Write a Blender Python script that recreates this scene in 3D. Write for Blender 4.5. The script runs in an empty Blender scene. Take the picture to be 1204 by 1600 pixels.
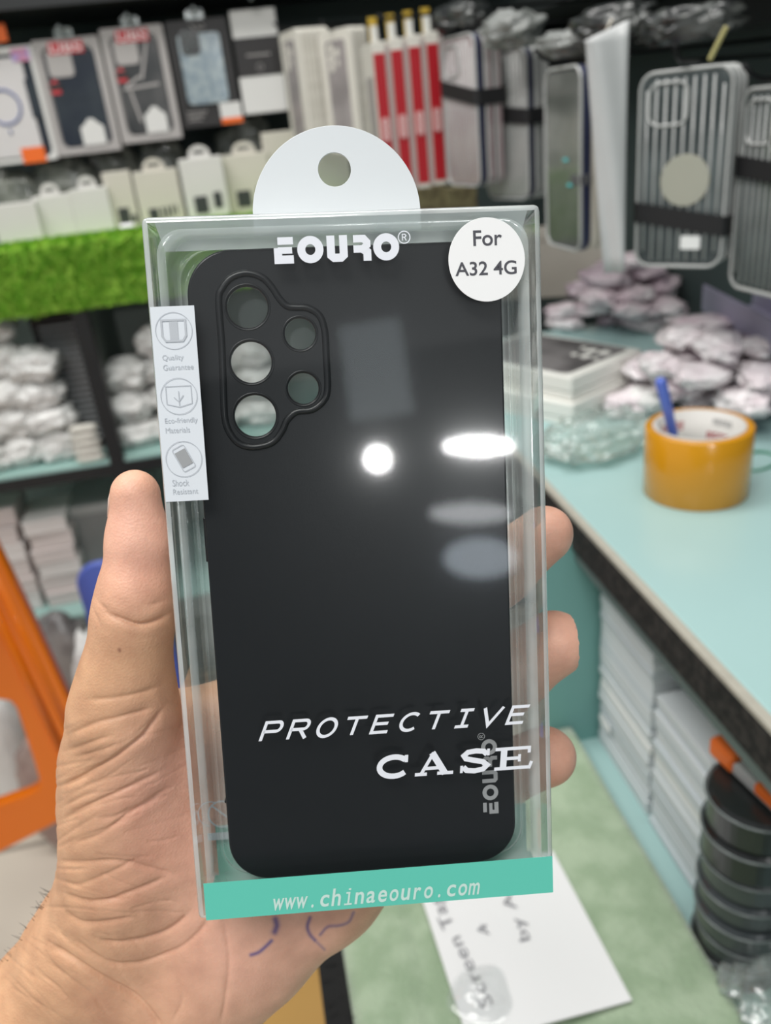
import bpy, bmesh, math, random
import numpy as np
from mathutils import Vector, Matrix, Euler

random.seed(7)
rng = np.random.default_rng(11)
scene = bpy.context.scene
COL = scene.collection

# ------------------------------------------------------------------ camera
FPX = 1300.0
X_AX = np.array([0.9778278, -0.16850916, 0.12432799])      # room axes seen from the camera (x right, y down, z forward)
Y_AX = np.array([-0.18420088, -0.40970238, 0.89342823])
Z_AX = np.array([-0.09961337, -0.89652029, -0.43165792])
RM = np.array([X_AX, Y_AX, Z_AX])
CAM = np.array([0.0, 0.0, 1.25])

cam_data = bpy.data.cameras.new('camera')
cam_data.sensor_fit = 'HORIZONTAL'
cam_data.sensor_width = 36.0
cam_data.lens = FPX / 1204.0 * 36.0
cam_data.clip_start = 0.02
cam_data.dof.use_dof = True
cam_data.dof.focus_distance = 0.206
cam_data.dof.aperture_fstop = 17.0
cam = bpy.data.objects.new('camera', cam_data)
COL.objects.link(cam)
cr, cu, cb = RM[:, 0], -RM[:, 1], -RM[:, 2]
cam.matrix_world = Matrix([[cr[0], cu[0], cb[0], CAM[0]], [cr[1], cu[1], cb[1], CAM[1]], [cr[2], cu[2], cb[2], CAM[2]], [0, 0, 0, 1]])
scene.camera = cam

# ------------------------------------------------------------------ world, lights, exposure
scene.view_settings.view_transform = 'Standard'
scene.view_settings.look = 'None'
scene.view_settings.gamma = 1.0
scene.view_settings.use_curve_mapping = False
scene.view_settings.exposure = 0.0
scene.cycles.use_denoising = True
scene.cycles.transparent_max_bounces = 40
scene.cycles.max_bounces = 8

world = bpy.data.worlds.new('world')
scene.world = world
world.use_nodes = True
world.node_tree.nodes['Background'].inputs['Color'].default_value = (0.93, 0.97, 1.0, 1)
world.node_tree.nodes['Background'].inputs['Strength'].default_value = 0.42


def area_light(name, loc, target, sx, sy, power, color=(1, 1, 1), shape='RECTANGLE'):
    d = bpy.data.lights.new(name, 'AREA')
    d.shape = shape
    d.size = sx
    if shape in ('RECTANGLE', 'ELLIPSE'):
        d.size_y = sy
    d.energy = power
    d.color = color
    o = bpy.data.objects.new(name, d)
    COL.objects.link(o)
    o.location = loc
    o.rotation_euler = (Vector(target) - Vector(loc)).to_track_quat('-Z', 'Y').to_euler()
    return o


area_light('ceiling_panel_front', (0.10, 0.75, 2.75), (0.10, 0.75, 0), 1.3, 0.5, 17, (1.0, 0.985, 0.95))
area_light('fill_light_left', (-0.95, 0.95, 2.75), (-0.75, 1.1, 0), 0.9, 0.6, 15, (1.0, 0.975, 0.94))  # fill lamp added to brighten the floor, stool and left shelves
area_light('ceiling_panel_rear', (-0.5, -0.6, 2.75), (-0.3, -0.1, 0.9), 1.2, 0.6, 29, (1.0, 0.985, 0.95))


# ------------------------------------------------------------------ helpers: geometry of the view
def ray(px, py):
    d = RM @ np.array([px - 602.0, py - 800.0, FPX])
    return d / np.linalg.norm(d)


def at(px, py, x=None, y=None, z=None):
    """point of the room seen at this picture position, on the plane x=, y= or z="""
    d = ray(px, py)
    for i, v in enumerate((x, y, z)):
        if v is not None:
            return CAM + d * (v - CAM[i]) / d[i]


def V(p):
    return Vector((float(p[0]), float(p[1]), float(p[2])))


def hang(top, bot, far_px, h, w):
    """upright item of height h and width w whose near edge runs top-bot: near foot point, rotation of its front"""
    dt, db = ray(*top), ray(*bot)
    rt, rb = math.hypot(dt[0], dt[1]), math.hypot(db[0], db[1])
    r = h / (dt[2] / rt - db[2] / rb)
    near = CAM + db / rb * r
    df = ray(far_px, (top[1] + bot[1]) / 2)
    df = df[:2] / math.hypot(df[0], df[1])
    n2 = near[:2]
    b = n2 @ df
    disc = b * b - (n2 @ n2 - w * w)
    s = b + math.sqrt(max(disc, 0))
    far = df * s
    e = near[:2] - far
    ang = math.atan2(e[1], e[0])
    ctr = np.array([near[0] - math.cos(ang) * w / 2, near[1] - math.sin(ang) * w / 2, near[2]])
    return ctr, ang


# ------------------------------------------------------------------ helpers: materials
def mat(name, color, rough=0.5, metallic=0.0, var=0.06, scale=20.0, bump=0.0, bscale=60.0, coat=0.0, sss=0.0, ior=1.45, color2=None, alpha=1.0, trans=0.0):
    m = bpy.data.materials.new(name)
    m.use_nodes = True
    nt = m.node_tree
    b = nt.nodes['Principled BSDF']
    tc = nt.nodes.new('ShaderNodeTexCoord')
    nz = nt.nodes.new('ShaderNodeTexNoise')
    nz.inputs['Scale'].default_value = scale
    nz.inputs['Detail'].default_value = 4
    nt.links.new(tc.outputs['Object'], nz.inputs['Vector'])
    mx = nt.nodes.new('ShaderNodeMix')
    mx.data_type = 'RGBA'
    c2 = color2 if color2 else tuple(max(0, c * (1 - var)) for c in color)
    c1 = color if color2 else tuple(min(1, c * (1 + var)) for c in color)
    mx.inputs['A'].default_value = (*c1, 1)
    mx.inputs['B'].default_value = (*c2, 1)
    if color2:
        rp = nt.nodes.new('ShaderNodeValToRGB')
        rp.color_ramp.elements[0].position = 0.42
        rp.color_ramp.elements[1].position = 0.6
        nt.links.new(nz.outputs['Fac'], rp.inputs['Fac'])
        nt.links.new(rp.outputs['Color'], mx.inputs['Factor'])
    else:
        nt.links.new(nz.outputs['Fac'], mx.inputs['Factor'])
    nt.links.new(mx.outputs['Result'], b.inputs['Base Color'])
    b.inputs['Roughness'].default_value = rough
    b.inputs['Metallic'].default_value = metallic
    b.inputs['Coat Weight'].default_value = coat
    b.inputs['Coat Roughness'].default_value = 0.08
    b.inputs['IOR'].default_value = ior
    b.inputs['Alpha'].default_value = alpha
    b.inputs['Transmission Weight'].default_value = trans
    if bump:
        n2 = nt.nodes.new('ShaderNodeTexNoise')
        n2.inputs['Scale'].default_value = bscale
        n2.inputs['Detail'].default_value = 5
        nt.links.new(tc.outputs['Object'], n2.inputs['Vector'])
        bp = nt.nodes.new('ShaderNodeBump')
        bp.inputs['Strength'].default_value = bump
        bp.inputs['Distance'].default_value = 0.002
        nt.links.new(n2.outputs['Fac'], bp.inputs['Height'])
        nt.links.new(bp.outputs['Normal'], b.inputs['Normal'])
    return m


def clear_film(name, tint=(0.93, 0.96, 0.95), rough=0.04, f0=0.045, haze=0.0, haze_col=(0.8, 0.85, 0.84), bump=0.0, bscale=80.0):
    """thin clear plastic sheet: passes light, mirrors at grazing angles, a little milky"""
    m = bpy.data.materials.new(name)
    m.use_nodes = True
    nt = m.node_tree
    nt.nodes.clear()
    out = nt.nodes.new('ShaderNodeOutputMaterial')
    tr = nt.nodes.new('ShaderNodeBsdfTransparent')
    tr.inputs['Color'].default_value = (*tint, 1)
    gl = nt.nodes.new('ShaderNodeBsdfGlossy')
    gl.inputs['Roughness'].default_value = rough
    gl.inputs['Color'].default_value = (1, 1, 1, 1)
    geo = nt.nodes.new('ShaderNodeNewGeometry')
    dot = nt.nodes.new('ShaderNodeVectorMath')
    dot.operation = 'DOT_PRODUCT'
    nt.links.new(geo.outputs['Normal'], dot.inputs[0])
    nt.links.new(geo.outputs['Incoming'], dot.inputs[1])

    def math_node(op, a, b=None):
        n = nt.nodes.new('ShaderNodeMath')
        n.operation = op
        n.use_clamp = op in ('SUBTRACT', 'MULTIPLY_ADD')
        if isinstance(a, float):
            n.inputs[0].default_value = a
        else:
            nt.links.new(a, n.inputs[0])
        if b is not None:
            if isinstance(b, float):
                n.inputs[1].default_value = b
            else:
                nt.links.new(b, n.inputs[1])
        return n
    ab = math_node('ABSOLUTE', dot.outputs['Value'])
    one = math_node('SUBTRACT', 1.0, ab.outputs[0])
    pw = math_node('POWER', one.outputs[0], 4.0)
    fr = math_node('MULTIPLY_ADD', pw.outputs[0], 0.9)
    fr.inputs[2].default_value = f0
    base = tr.outputs[0]
    if haze > 0:
        df = nt.nodes.new('ShaderNodeBsdfDiffuse')
        df.inputs['Color'].default_value = (*haze_col, 1)
        mh = nt.nodes.new('ShaderNodeMixShader')
        nz = nt.nodes.new('ShaderNodeTexNoise')
        nz.inputs['Scale'].default_value = 45
        tc = nt.nodes.new('ShaderNodeTexCoord')
        nt.links.new(tc.outputs['Object'], nz.inputs['Vector'])
        hz = math_node('MULTIPLY', nz.outputs['Fac'], haze * 2.0)
        nt.links.new(hz.outputs[0], mh.inputs[0])
        nt.links.new(tr.outputs[0], mh.inputs[1])
        nt.links.new(df.outputs[0], mh.inputs[2])
        base = mh.outputs[0]
    mix = nt.nodes.new('ShaderNodeMixShader')
    nt.links.new(fr.outputs[0], mix.inputs[0])
    nt.links.new(base, mix.inputs[1])
    nt.links.new(gl.outputs[0], mix.inputs[2])
    nt.links.new(mix.outputs[0], out.inputs['Surface'])
    if bump:
        tc2 = nt.nodes.new('ShaderNodeTexCoord')
        n2 = nt.nodes.new('ShaderNodeTexNoise')
        n2.inputs['Scale'].default_value = bscale
        nt.links.new(tc2.outputs['Object'], n2.inputs['Vector'])
        bp = nt.nodes.new('ShaderNodeBump')
        bp.inputs['Strength'].default_value = bump
        bp.inputs['Distance'].default_value = 0.003
        nt.links.new(n2.outputs['Fac'], bp.inputs['Height'])
        nt.links.new(bp.outputs['Normal'], gl.inputs['Normal'])
    return m


M = {}
M['pvc'] = clear_film('clear_pvc', (0.955, 0.972, 0.968), 0.05, 0.036)
M['pvc_fold'] = clear_film('clear_pvc_folds', (0.93, 0.955, 0.95), 0.07, 0.07, 0.40, (0.84, 0.88, 0.88))  # strong haze paints in the whitish look of back-lit folds
M['pvc_edge'] = clear_film('clear_pvc_tray', (0.93, 0.955, 0.95), 0.10, 0.07, 0.34, (0.84, 0.87, 0.86))
M['film'] = clear_film('clear_bag_film', (0.9, 0.95, 0.93), 0.18, 0.10, 0.22, (0.82, 0.9, 0.86), 0.6, 60)
M['white_film'] = mat('milky_film', (0.84, 0.84, 0.82), 0.35, var=0.08, scale=30, bump=0.5, bscale=40, coat=0.3)
M['silicone'] = mat('matte_black_silicone', (0.013, 0.0135, 0.015), 0.34, var=0.08, scale=200, bump=0.03, bscale=3000, ior=1.38, coat=0.22)
M['silicone'].node_tree.nodes['Principled BSDF'].inputs['Coat Roughness'].default_value = 0.14
M['frost'] = mat('frosted_white_pvc', (0.71, 0.74, 0.76), 0.32, var=0.015, scale=25)
M['ink_white'] = mat('white_print', (0.84, 0.86, 0.92), 0.4, var=0.01)
M['ink_grey'] = mat('grey_print', (0.36, 0.36, 0.37), 0.45, var=0.02)
M['sticker'] = mat('white_sticker', (0.93, 0.93, 0.93), 0.45, var=0.01)
M['label'] = mat('cool_white_label', (0.76, 0.80, 0.85), 0.4, var=0.01)
M['icon'] = mat('pale_grey_print', (0.52, 0.55, 0.59), 0.5, var=0.02)
M['icon_dark'] = mat('mid_grey_print', (0.36, 0.37, 0.38), 0.5, var=0.02)
M['sticker_ink'] = mat('dark_grey_print', (0.075, 0.075, 0.09), 0.5, var=0.05)
M['teal_band'] = mat('mint_print', (0.125, 0.60, 0.475), 0.42, var=0.02)
M['teal_back'] = mat('mint_print_inside', (0.20, 0.52, 0.42), 0.5, var=0.04)
M['url'] = mat('pale_mint_print', (0.62, 0.80, 0.74), 0.45, var=0.02)


# ------------------------------------------------------------------ helpers: meshes
def obj(name, bm, m, parent=None, smooth=False, loc=None, rot=None):
    me = bpy.data.meshes.new(name)
    bm.normal_update()
    bm.to_mesh(me)
    bm.free()
    return link(name, me, m, parent, smooth, loc, rot)


def link(name, me, m, parent=None, smooth=False, loc=None, rot=None):
    o = bpy.data.objects.new(name, me)
    COL.objects.link(o)
    if m is not None:
        me.materials.clear()
        me.materials.append(m)
    if smooth:
        for p in me.polygons:
            p.use_smooth = True
    if parent is not None:
        o.parent = parent
    if loc is not None:
        o.location = loc
    if rot is not None:
        o.rotation_euler = rot
    return o


def tag(o, label, cat, group=None, kind=None):
    if label:
        o['label'] = label
    if cat:
        o['category'] = cat
    if group:
        o['group'] = group
    if kind:
        o['kind'] = kind
    return o


def thing(name, label, cat, loc=(0, 0, 0), rotz=0.0, group=None):
    o = bpy.data.objects.new(name, None)
    o.empty_display_size = 0.02
    COL.objects.link(o)
    o.location = V(loc)
    o.rotation_euler = (0, 0, rotz)
    return tag(o, label, cat, group)


def struct(name, bm, m):
    o = obj(name, bm, m)
    o['kind'] = 'structure'
    return o


def copy_tree(o, parent=None):
    c = o.copy()
    COL.objects.link(c)
    if parent is not None:
        c.parent = parent
    for ch in [k for k in bpy.data.objects if k.parent == o]:
        copy_tree(ch, c)
    return c


def bx(bm, x0, x1, y0, y1, z0, z1, bevel=0.0, seg=2):
    vs = [bm.verts.new((x, y, z)) for x in (x0, x1) for y in (y0, y1) for z in (z0, z1)]
    q = [(0, 1, 3, 2), (4, 6, 7, 5), (0, 4, 5, 1), (2, 3, 7, 6), (0, 2, 6, 4), (1, 5, 7, 3)]
    fs = [bm.faces.new([vs[i] for i in f]) for f in q]
    if bevel:
        es = list({e for f in fs for e in f.edges})
        bmesh.ops.bevel(bm, geom=es, offset=bevel, segments=seg, profile=0.5, affect='EDGES')
    return bm


def mbx(*a, **k):
    return bx(bmesh.new(), *a, **k)


def rrect(w, h, r, n=6, cx=0.0, cy=0.0):
    pts = []
    r = max(r, 1e-5)
    for sx, sy, a0 in ((1, -1, -90), (1, 1, 0), (-1, 1, 90), (-1, -1, 180)):
        for i in range(n + 1):
            a = math.radians(a0 + 90 * i / n)
            pts.append((cx + sx * (w / 2 - r) + r * math.cos(a), cy + sy * (h / 2 - r) + r * math.sin(a)))
    return pts


def circ(r, n=40, cx=0.0, cy=0.0, rx=None):
    return [(cx + (rx or r) * math.cos(2 * math.pi * i / n), cy + r * math.sin(2 * math.pi * i / n)) for i in range(n)]


def loft(bm, loops, close_first=False, close_last=False):
    """loops: list of lists of 3-D points with equal counts, closed rings"""
    rings = [[bm.verts.new(p) for p in lp] for lp in loops]
    n = len(rings[0])
    for a, b in zip(rings[:-1], rings[1:]):
        for i in range(n):
            bm.faces.new((a[i], a[(i + 1) % n], b[(i + 1) % n], b[i]))
    if close_first:
        bm.faces.new(list(reversed(rings[0])))
    if close_last:
        bm.faces.new(rings[-1])
    return rings


def slab(bm, pts, z0, z1, bev=0.0, axis='z'):
    """closed outline extruded from z0 to z1, softened at both rims; axis 'z' (x,y,z) or 'y' (x,z of an upright thing, depth along y)"""
    def P(p, z, k=1.0):
        q = p
        return (q[0], q[1], z) if axis == 'z' else (q[0], z, q[1])
    cx = sum(p[0] for p in pts) / len(pts)
    cy = sum(p[1] for p in pts) / len(pts)

    def ins(d):
        out = []
        n = len(pts)
        for i in range(n):
            a, b = Vector(pts[i - 1]), Vector(pts[(i + 1) % n])
            t = (b - a)
            if t.length < 1e-9:
                out.append(pts[i])
                continue
            t.normalize()
            nn = Vector((t.y, -t.x))
            out.append((pts[i][0] - nn.x * d, pts[i][1] - nn.y * d))
        return out
    if bev:
        i1, i2 = ins(bev), ins(bev * 0.3)
        loops = [[P(p, z0) for p in i1], [P(p, z0 + bev * 0.3) for p in i2], [P(p, z0 + bev) for p in pts], [P(p, z1 - bev) for p in pts], [P(p, z1 - bev * 0.3) for p in i2], [P(p, z1) for p in i1]]
    else:
        loops = [[P(p, z0) for p in pts], [P(p, z1) for p in pts]]
    loft(bm, loops, True, True)
    return bm


def tube(bm, pts, r, n=10, closed=False, caps=True, radii=None):
    pts = [Vector(p) for p in pts]
    loops = []
    m = len(pts)
    up = Vector((0.13, 0.27, 0.95)).normalized()
    for i, p in enumerate(pts):
        if closed:
            t = pts[(i + 1) % m] - pts[i - 1]
        else:
            t = pts[min(i + 1, m - 1)] - pts[max(i - 1, 0)]
        t.normalize()
        s = t.cross(up)
        if s.length < 1e-4:
            s = t.cross(Vector((1, 0, 0)))
        s.normalize()
        u = s.cross(t)
        rr = radii[i] if radii else r
        loops.append([tuple(p + (s * math.cos(2 * math.pi * k / n) + u * math.sin(2 * math.pi * k / n)) * rr) for k in range(n)])
    if closed:
        rings = loft(bm, loops)
        a, b = rings[-1], rings[0]
        for k in range(n):
            bm.faces.new((a[k], a[(k + 1) % n], b[(k + 1) % n], b[k]))
    else:
        loft(bm, loops, caps, caps)
    return bm


def lathe(bm, prof, n=48, closed=False):
    loops = [[(r * math.cos(2 * math.pi * k / n), r * math.sin(2 * math.pi * k / n), z) for k in range(n)] for r, z in prof]
    rings = loft(bm, loops)
    if closed:
        a, b = rings[-1], rings[0]
        for k in range(n):
            bm.faces.new((a[k], a[(k + 1) % n], b[(k + 1) % n], b[k]))
    return bm


def fill_mesh(name, loops, thick=0.0, bevel=0.0, res=1):
    """flat 2-D outlines (even-odd holes) filled and given a thickness, as mesh data in the xy plane"""
    cu = bpy.data.curves.new(name, 'CURVE')
    cu.dimensions = '2D'
    cu.fill_mode = 'BOTH'
    cu.extrude = thick / 2
    cu.bevel_depth = bevel
    cu.bevel_resolution = res
    for lp in loops:
        sp = cu.splines.new('POLY')
        sp.points.add(len(lp) - 1)
        for i, p in enumerate(lp):
            sp.points[i].co = (p[0], p[1], 0, 1)
        sp.use_cyclic_u = True
    o = bpy.data.objects.new(name, cu)
    COL.objects.link(o)
    dg = bpy.context.evaluated_depsgraph_get()
    me = bpy.data.meshes.new_from_object(o.evaluated_get(dg))
    bpy.data.objects.remove(o)
    bpy.data.curves.remove(cu)
    me.name = name
    return me


def text_mesh(s, x0, x1, y0, y1, thick=0.0, shear=0.0, spacing=1.0, bold=0.0):
    cu = bpy.data.curves.new('lettering', 'FONT')
    cu.body = s
    cu.size = 1
    cu.shear = shear
    cu.space_character = spacing
    cu.offset = bold
    cu.extrude = 0.0
    o = bpy.data.objects.new('lettering', cu)
    COL.objects.link(o)
    dg = bpy.context.evaluated_depsgraph_get()
    me = bpy.data.meshes.new_from_object(o.evaluated_get(dg))
    bpy.data.objects.remove(o)
    bpy.data.curves.remove(cu)
    co = np.empty(len(me.vertices) * 3)
    me.vertices.foreach_get('co', co)
    co = co.reshape(-1, 3)
    lo, hi = co.min(0), co.max(0)
    co[:, 0] = x0 + (co[:, 0] - lo[0]) / max(hi[0] - lo[0], 1e-9) * (x1 - x0)
    co[:, 1] = y0 + (co[:, 1] - lo[1]) / max(hi[1] - lo[1], 1e-9) * (y1 - y0)
    co[:, 2] = 0
    me.vertices.foreach_set('co', co.ravel())
    me.update()
    return me


def stroke(bm, pts, w, z=0.0, closed=False, wmap=None):
    """flat ribbon of width w along pts with mitred corners"""
    P = [Vector((p[0], p[1])) for p in pts]
    n = len(P)
    z += 0.000012 * (len(bm.faces) % 7)
    L, R = [], []
    for i in range(n):
        if closed:
            a, b = P[i - 1], P[(i + 1) % n]
            d0, d1 = (P[i] - a).normalized(), (b - P[i]).normalized()
        else:
            d0 = (P[i] - P[i - 1]).normalized() if i > 0 else (P[1] - P[0]).normalized()
            d1 = (P[i + 1] - P[i]).normalized() if i < n - 1 else d0
        t = (d0 + d1)
        t = t.normalized() if t.length > 1e-6 else d0
        nn = Vector((-t.y, t.x))
        c = max(0.35, nn.dot(Vector((-d0.y, d0.x))))
        k = (w / 2) / c
        L.append(bm.verts.new((P[i].x + nn.x * k, P[i].y + nn.y * k, z)))
        R.append(bm.verts.new((P[i].x - nn.x * k, P[i].y - nn.y * k, z)))
    for i in range(n if closed else n - 1):
        j = (i + 1) % n
        bm.faces.new((L[i], R[i], R[j], L[j]))


def arc(cx, cy, rx, ry, a0, a1, n=14):
    return [(cx + rx * math.cos(math.radians(a0 + (a1 - a0) * i / n)), cy + ry * math.sin(math.radians(a0 + (a1 - a0) * i / n))) for i in range(n + 1)]


def map_xy(bm, fn):
    for v in bm.verts:
        x, y = fn(v.co.x, v.co.y)
        v.co.x, v.co.y = x, y


def upright(me_or_bm):
    """turn something drawn in xy to stand in xz facing -y"""
    vs = me_or_bm.verts if isinstance(me_or_bm, bmesh.types.BMesh) else me_or_bm.vertices
    for v in vs:
        x, y, z = v.co
        v.co = (x, -z, y)
    return me_or_bm


# ================================================================== SETTING
SHELF_Y = 1.50       # front of the shelving on the far wall
WALL_Y = 1.86
RIGHT_X = 0.66       # wall with the hooks
COUNTER_Z = 0.92
COUNTER_X = 0.25

M['floor'] = mat('beige_floor_tile', (0.60, 0.53, 0.45), 0.35, var=0.05, scale=3)
M['wall_dark'] = mat('dark_teal_panel', (0.05, 0.07, 0.068), 0.6, var=0.15, scale=6)
M['wall_grey'] = mat('grey_green_panel', (0.27, 0.30, 0.28), 0.6, var=0.12, scale=5)
M['frame_black'] = mat('black_frame', (0.018, 0.02, 0.021), 0.45, var=0.2, scale=20)
M['glass_teal'] = mat('teal_glass_shelf', (0.36, 0.56, 0.52), 0.2, var=0.05, scale=5, coat=0.3)
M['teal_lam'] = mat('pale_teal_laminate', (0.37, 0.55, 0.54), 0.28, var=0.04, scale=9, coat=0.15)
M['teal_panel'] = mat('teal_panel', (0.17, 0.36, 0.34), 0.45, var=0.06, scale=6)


def floor_tiles():
    bm = bmesh.new()
    bx(bm, -2.5, 2.5, -1.5, 2.6, -0.02, 0.0)
    return bm


fl = struct('floor', floor_tiles(), M['floor'])
nt = M['floor'].node_tree
br = nt.nodes.new('ShaderNodeTexBrick')
br.inputs['Color1'].default_value = (0.80, 0.71, 0.60, 1)
br.inputs['Color2'].default_value = (0.76, 0.67, 0.57, 1)
br.inputs['Mortar'].default_value = (0.36, 0.31, 0.26, 1)
br.inputs['Scale'].default_value = 1.0
br.inputs['Mortar Size'].default_value = 0.006
br.inputs['Brick Width'].default_value = 0.45
br.inputs['Row Height'].default_value = 0.45
br.offset = 0.0
tcn = nt.nodes.new('ShaderNodeTexCoord')
nt.links.new(tcn.outputs['Object'], br.inputs['Vector'])
nt.links.new(br.outputs['Color'], nt.nodes['Principled BSDF'].inputs['Base Color'])
struct('wall_back', mbx(-2.5, 1.2, WALL_Y, WALL_Y + 0.05, 0, 2.6), M['wall_dark'])
M['wall_front'] = mat('dark_grey_far_wall', (0.15, 0.18, 0.20), 0.7, var=0.3, scale=1.2)
struct('wall_front', mbx(-3.0, 3.0, -3.65, -3.6, 0, 2.6), M['wall_front'])
struct('wall_right', mbx(RIGHT_X, RIGHT_X + 0.05, -0.3, WALL_Y, 0, 2.6), M['wall_dark'])

# ================================================================== COUNTER
ct = thing('counter', 'pale teal counter with a worn black front edge along the right', 'counter', (COUNTER_X, 0.5, 0.0))
y0, y1 = -0.45, 0.62      # local to 0.5
obj('counter_top', mbx(0.004, 0.40, -0.45, 0.72, COUNTER_Z - 0.028, COUNTER_Z, bevel=0.002), M['teal_lam'], ct)
M['worn_edge'] = mat('worn_black_edge', (0.006, 0.006, 0.006), 0.75, color2=(0.030, 0.026, 0.024), scale=170, bump=0.8, bscale=200)
o = obj('edge_band', mbx(-0.003, 0.004, -0.45, 0.72, COUNTER_Z - 0.034, COUNTER_Z - 0.004, bevel=0.001), M['worn_edge'], ct)
o['label'] = 'chipped black front edge'
M['cream_trim'] = mat('cream_edge_strip', (0.42, 0.40, 0.34), 0.5, var=0.15, scale=90)
obj('edge_trim', mbx(-0.003, 0.004, -0.45, 0.72, COUNTER_Z - 0.004, COUNTER_Z + 0.0005, bevel=0.0008), M['cream_trim'], ct)
M['grey_teal'] = mat('grey_teal_edge', (0.11, 0.15, 0.145), 0.5, var=0.1)
obj('lower_rail', mbx(0.0, 0.012, -0.45, 0.72, COUNTER_Z - 0.046, COUNTER_Z - 0.034), M['grey_teal'], ct)
SH_Z = 0.665
obj('lower_shelf', mbx(0.0, 0.40, -0.45, 0.115, SH_Z - 0.02, SH_Z), M['teal_lam'], ct)
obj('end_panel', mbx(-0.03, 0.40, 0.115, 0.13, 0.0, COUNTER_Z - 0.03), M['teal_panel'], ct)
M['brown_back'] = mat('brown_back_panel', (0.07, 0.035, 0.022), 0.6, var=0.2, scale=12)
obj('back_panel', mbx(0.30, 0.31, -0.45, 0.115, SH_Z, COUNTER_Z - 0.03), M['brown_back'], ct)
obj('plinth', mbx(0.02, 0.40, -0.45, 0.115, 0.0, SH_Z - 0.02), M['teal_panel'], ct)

# ================================================================== GREEN BENCH
BZ = 0.688
M['velvet'] = mat('green_velvet', (0.29, 0.39, 0.25), 0.9, color2=(0.38, 0.48, 0.33), scale=38, bump=1.0, bscale=300)
M['velvet'].node_tree.nodes['Principled BSDF'].inputs['Sheen Weight'].default_value = 0.5
bxl = at(548, 1570, z=BZ)[0]
bench = thing('bench', 'low bench covered in sage green velvet beside the counter', 'bench', (0.0, 0.2, 0.0))
bm = bmesh.new()
nx, ny = 44, 56
bx0, bx1, by0, by1 = bxl, COUNTER_X - 0.006, -0.35, 0.61
grid = []
for j in range(ny + 1):
    row = []
    for i in range(nx + 1):
        u, v = i / nx, j / ny
        x = bx0 + (bx1 - bx0) * u
        y = by0 + (by1 - by0) * v
        z = BZ + 0.0022 * math.sin(31 * x + 17 * y) * math.sin(23 * y - 11 * x) - 0.007 * (max(0, 0.06 - u) / 0.06) ** 2
        z -= 0.0035 * math.exp(-((x - bx0 - 0.035 - 0.25 * (y - 0.0) * 0.2) / 0.004) ** 2)
        row.append(bm.verts.new((x, y, z)))
    grid.append(row)
for j in range(ny):
    for i in range(nx):
        bm.faces.new((grid[j][i], grid[j][i + 1], grid[j + 1][i + 1], grid[j + 1][i]))
geom = bmesh.ops.extrude_face_region(bm, geom=bm.faces[:])['geom']
for v in [g for g in geom if isinstance(g, bmesh.types.BMVert)]:
    v.co.z = BZ - 0.045
obj('cushion', bm, M['velvet'], bench, True)
M['fringe'] = mat('black_fringe', (0.008, 0.008, 0.008), 0.9, var=0.2)
bm = bmesh.new()
bx(bm, bx0 - 0.020, bx0 + 0.003, by0, by1, BZ - 0.05, BZ - 0.010)
r2 = random.Random(3)
for k in range(900):
    y = r2.uniform(by0, by1)
    p0 = Vector((bx0 + r2.uniform(-0.020, 0.002), y, BZ - r2.uniform(0.008, 0.014)))
    d = Vector((r2.uniform(-0.003, 0.009), r2.uniform(-0.004, 0.004), r2.uniform(0.001, 0.006)))
    s = Vector((0, 0.0007, 0))
    a, b, c = bm.verts.new(p0 - s), bm.verts.new(p0 + s), bm.verts.new(p0 + d)
    bm.faces.new((a, b, c))
o = obj('fringe', bm, M['fringe'], bench)
o['label'] = 'black fringed edging'
M['bench_body'] = mat('dark_bench_body', (0.05, 0.045, 0.04), 0.6)
obj('base', mbx(bx0 + 0.02, bx1 - 0.01, by0, by1 - 0.02, 0.0, BZ - 0.046), M['bench_body'], bench)
for o_ in bench.children:
    o_.location = (0, -0.2, 0)

# yellow wood step glimpsed under the wrist
M['wood'] = mat('yellow_pine', (0.46, 0.27, 0.075), 0.5, var=0.12, scale=8)
st_p = at(490, 1580, z=0.35)
t = thing('step_stool', 'yellow wooden step glimpsed between the wrist and the green bench', 'stool', (st_p[0], st_p[1], 0))
obj('top_board', mbx(-0.09, bxl - st_p[0] - 0.026, -0.12, 0.12, 0.33, 0.35, bevel=0.003), M['wood'], t)
for sx in (-0.085, bxl - st_p[0] - 0.052):
    obj('side_board', mbx(sx, sx + 0.02, -0.11, 0.11, 0.0, 0.33), M['wood'], t)

# ---- white card on the bench
cz = BZ + 0.004
c_tr, c_br, c_bl = at(868, 1362, z=cz), at(987, 1563, z=cz), at(735, 1640, z=cz)
ex = (c_br - c_bl)[:2]
cw = float(np.linalg.norm(ex))
ang = math.atan2(ex[1], ex[0])
ey = np.array([-math.sin(ang), math.cos(ang)])
chh = float((c_tr - c_br)[:2] @ ey)
card = thing('paper_card', 'white paper card with grey upside-down writing on the green bench', 'card', (c_bl[0], c_bl[1], cz), ang)
M['paper'] = mat('white_card', (0.80, 0.80, 0.80), 0.4, var=0.02, scale=15)
bm = bmesh.new()
n = 16
top, botv = [], []
for j in range(n + 1):
    for i in range(n + 1):
        x, y = cw * i / n, (chh + 0.02) * j / n
        top.append((x, y, 0.0015 * math.sin(x * 40) + 0.0016))
vt = [bm.verts.new(p) for p in top]
vb = [bm.verts.new((p[0], p[1], p[2] - 0.0008)) for p in top]
for j in range(n):
    for i in range(n):
        a = j * (n + 1) + i
        bm.faces.new((vt[a], vt[a + 1], vt[a + n + 2], vt[a + n + 1]))
        bm.faces.new((vb[a], vb[a + n + 1], vb[a + n + 2], vb[a + 1]))
obj('sheet', bm, M['paper'], card, True)
M['pencil'] = mat('grey_handwriting', (0.22, 0.22, 0.24), 0.6)


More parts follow.
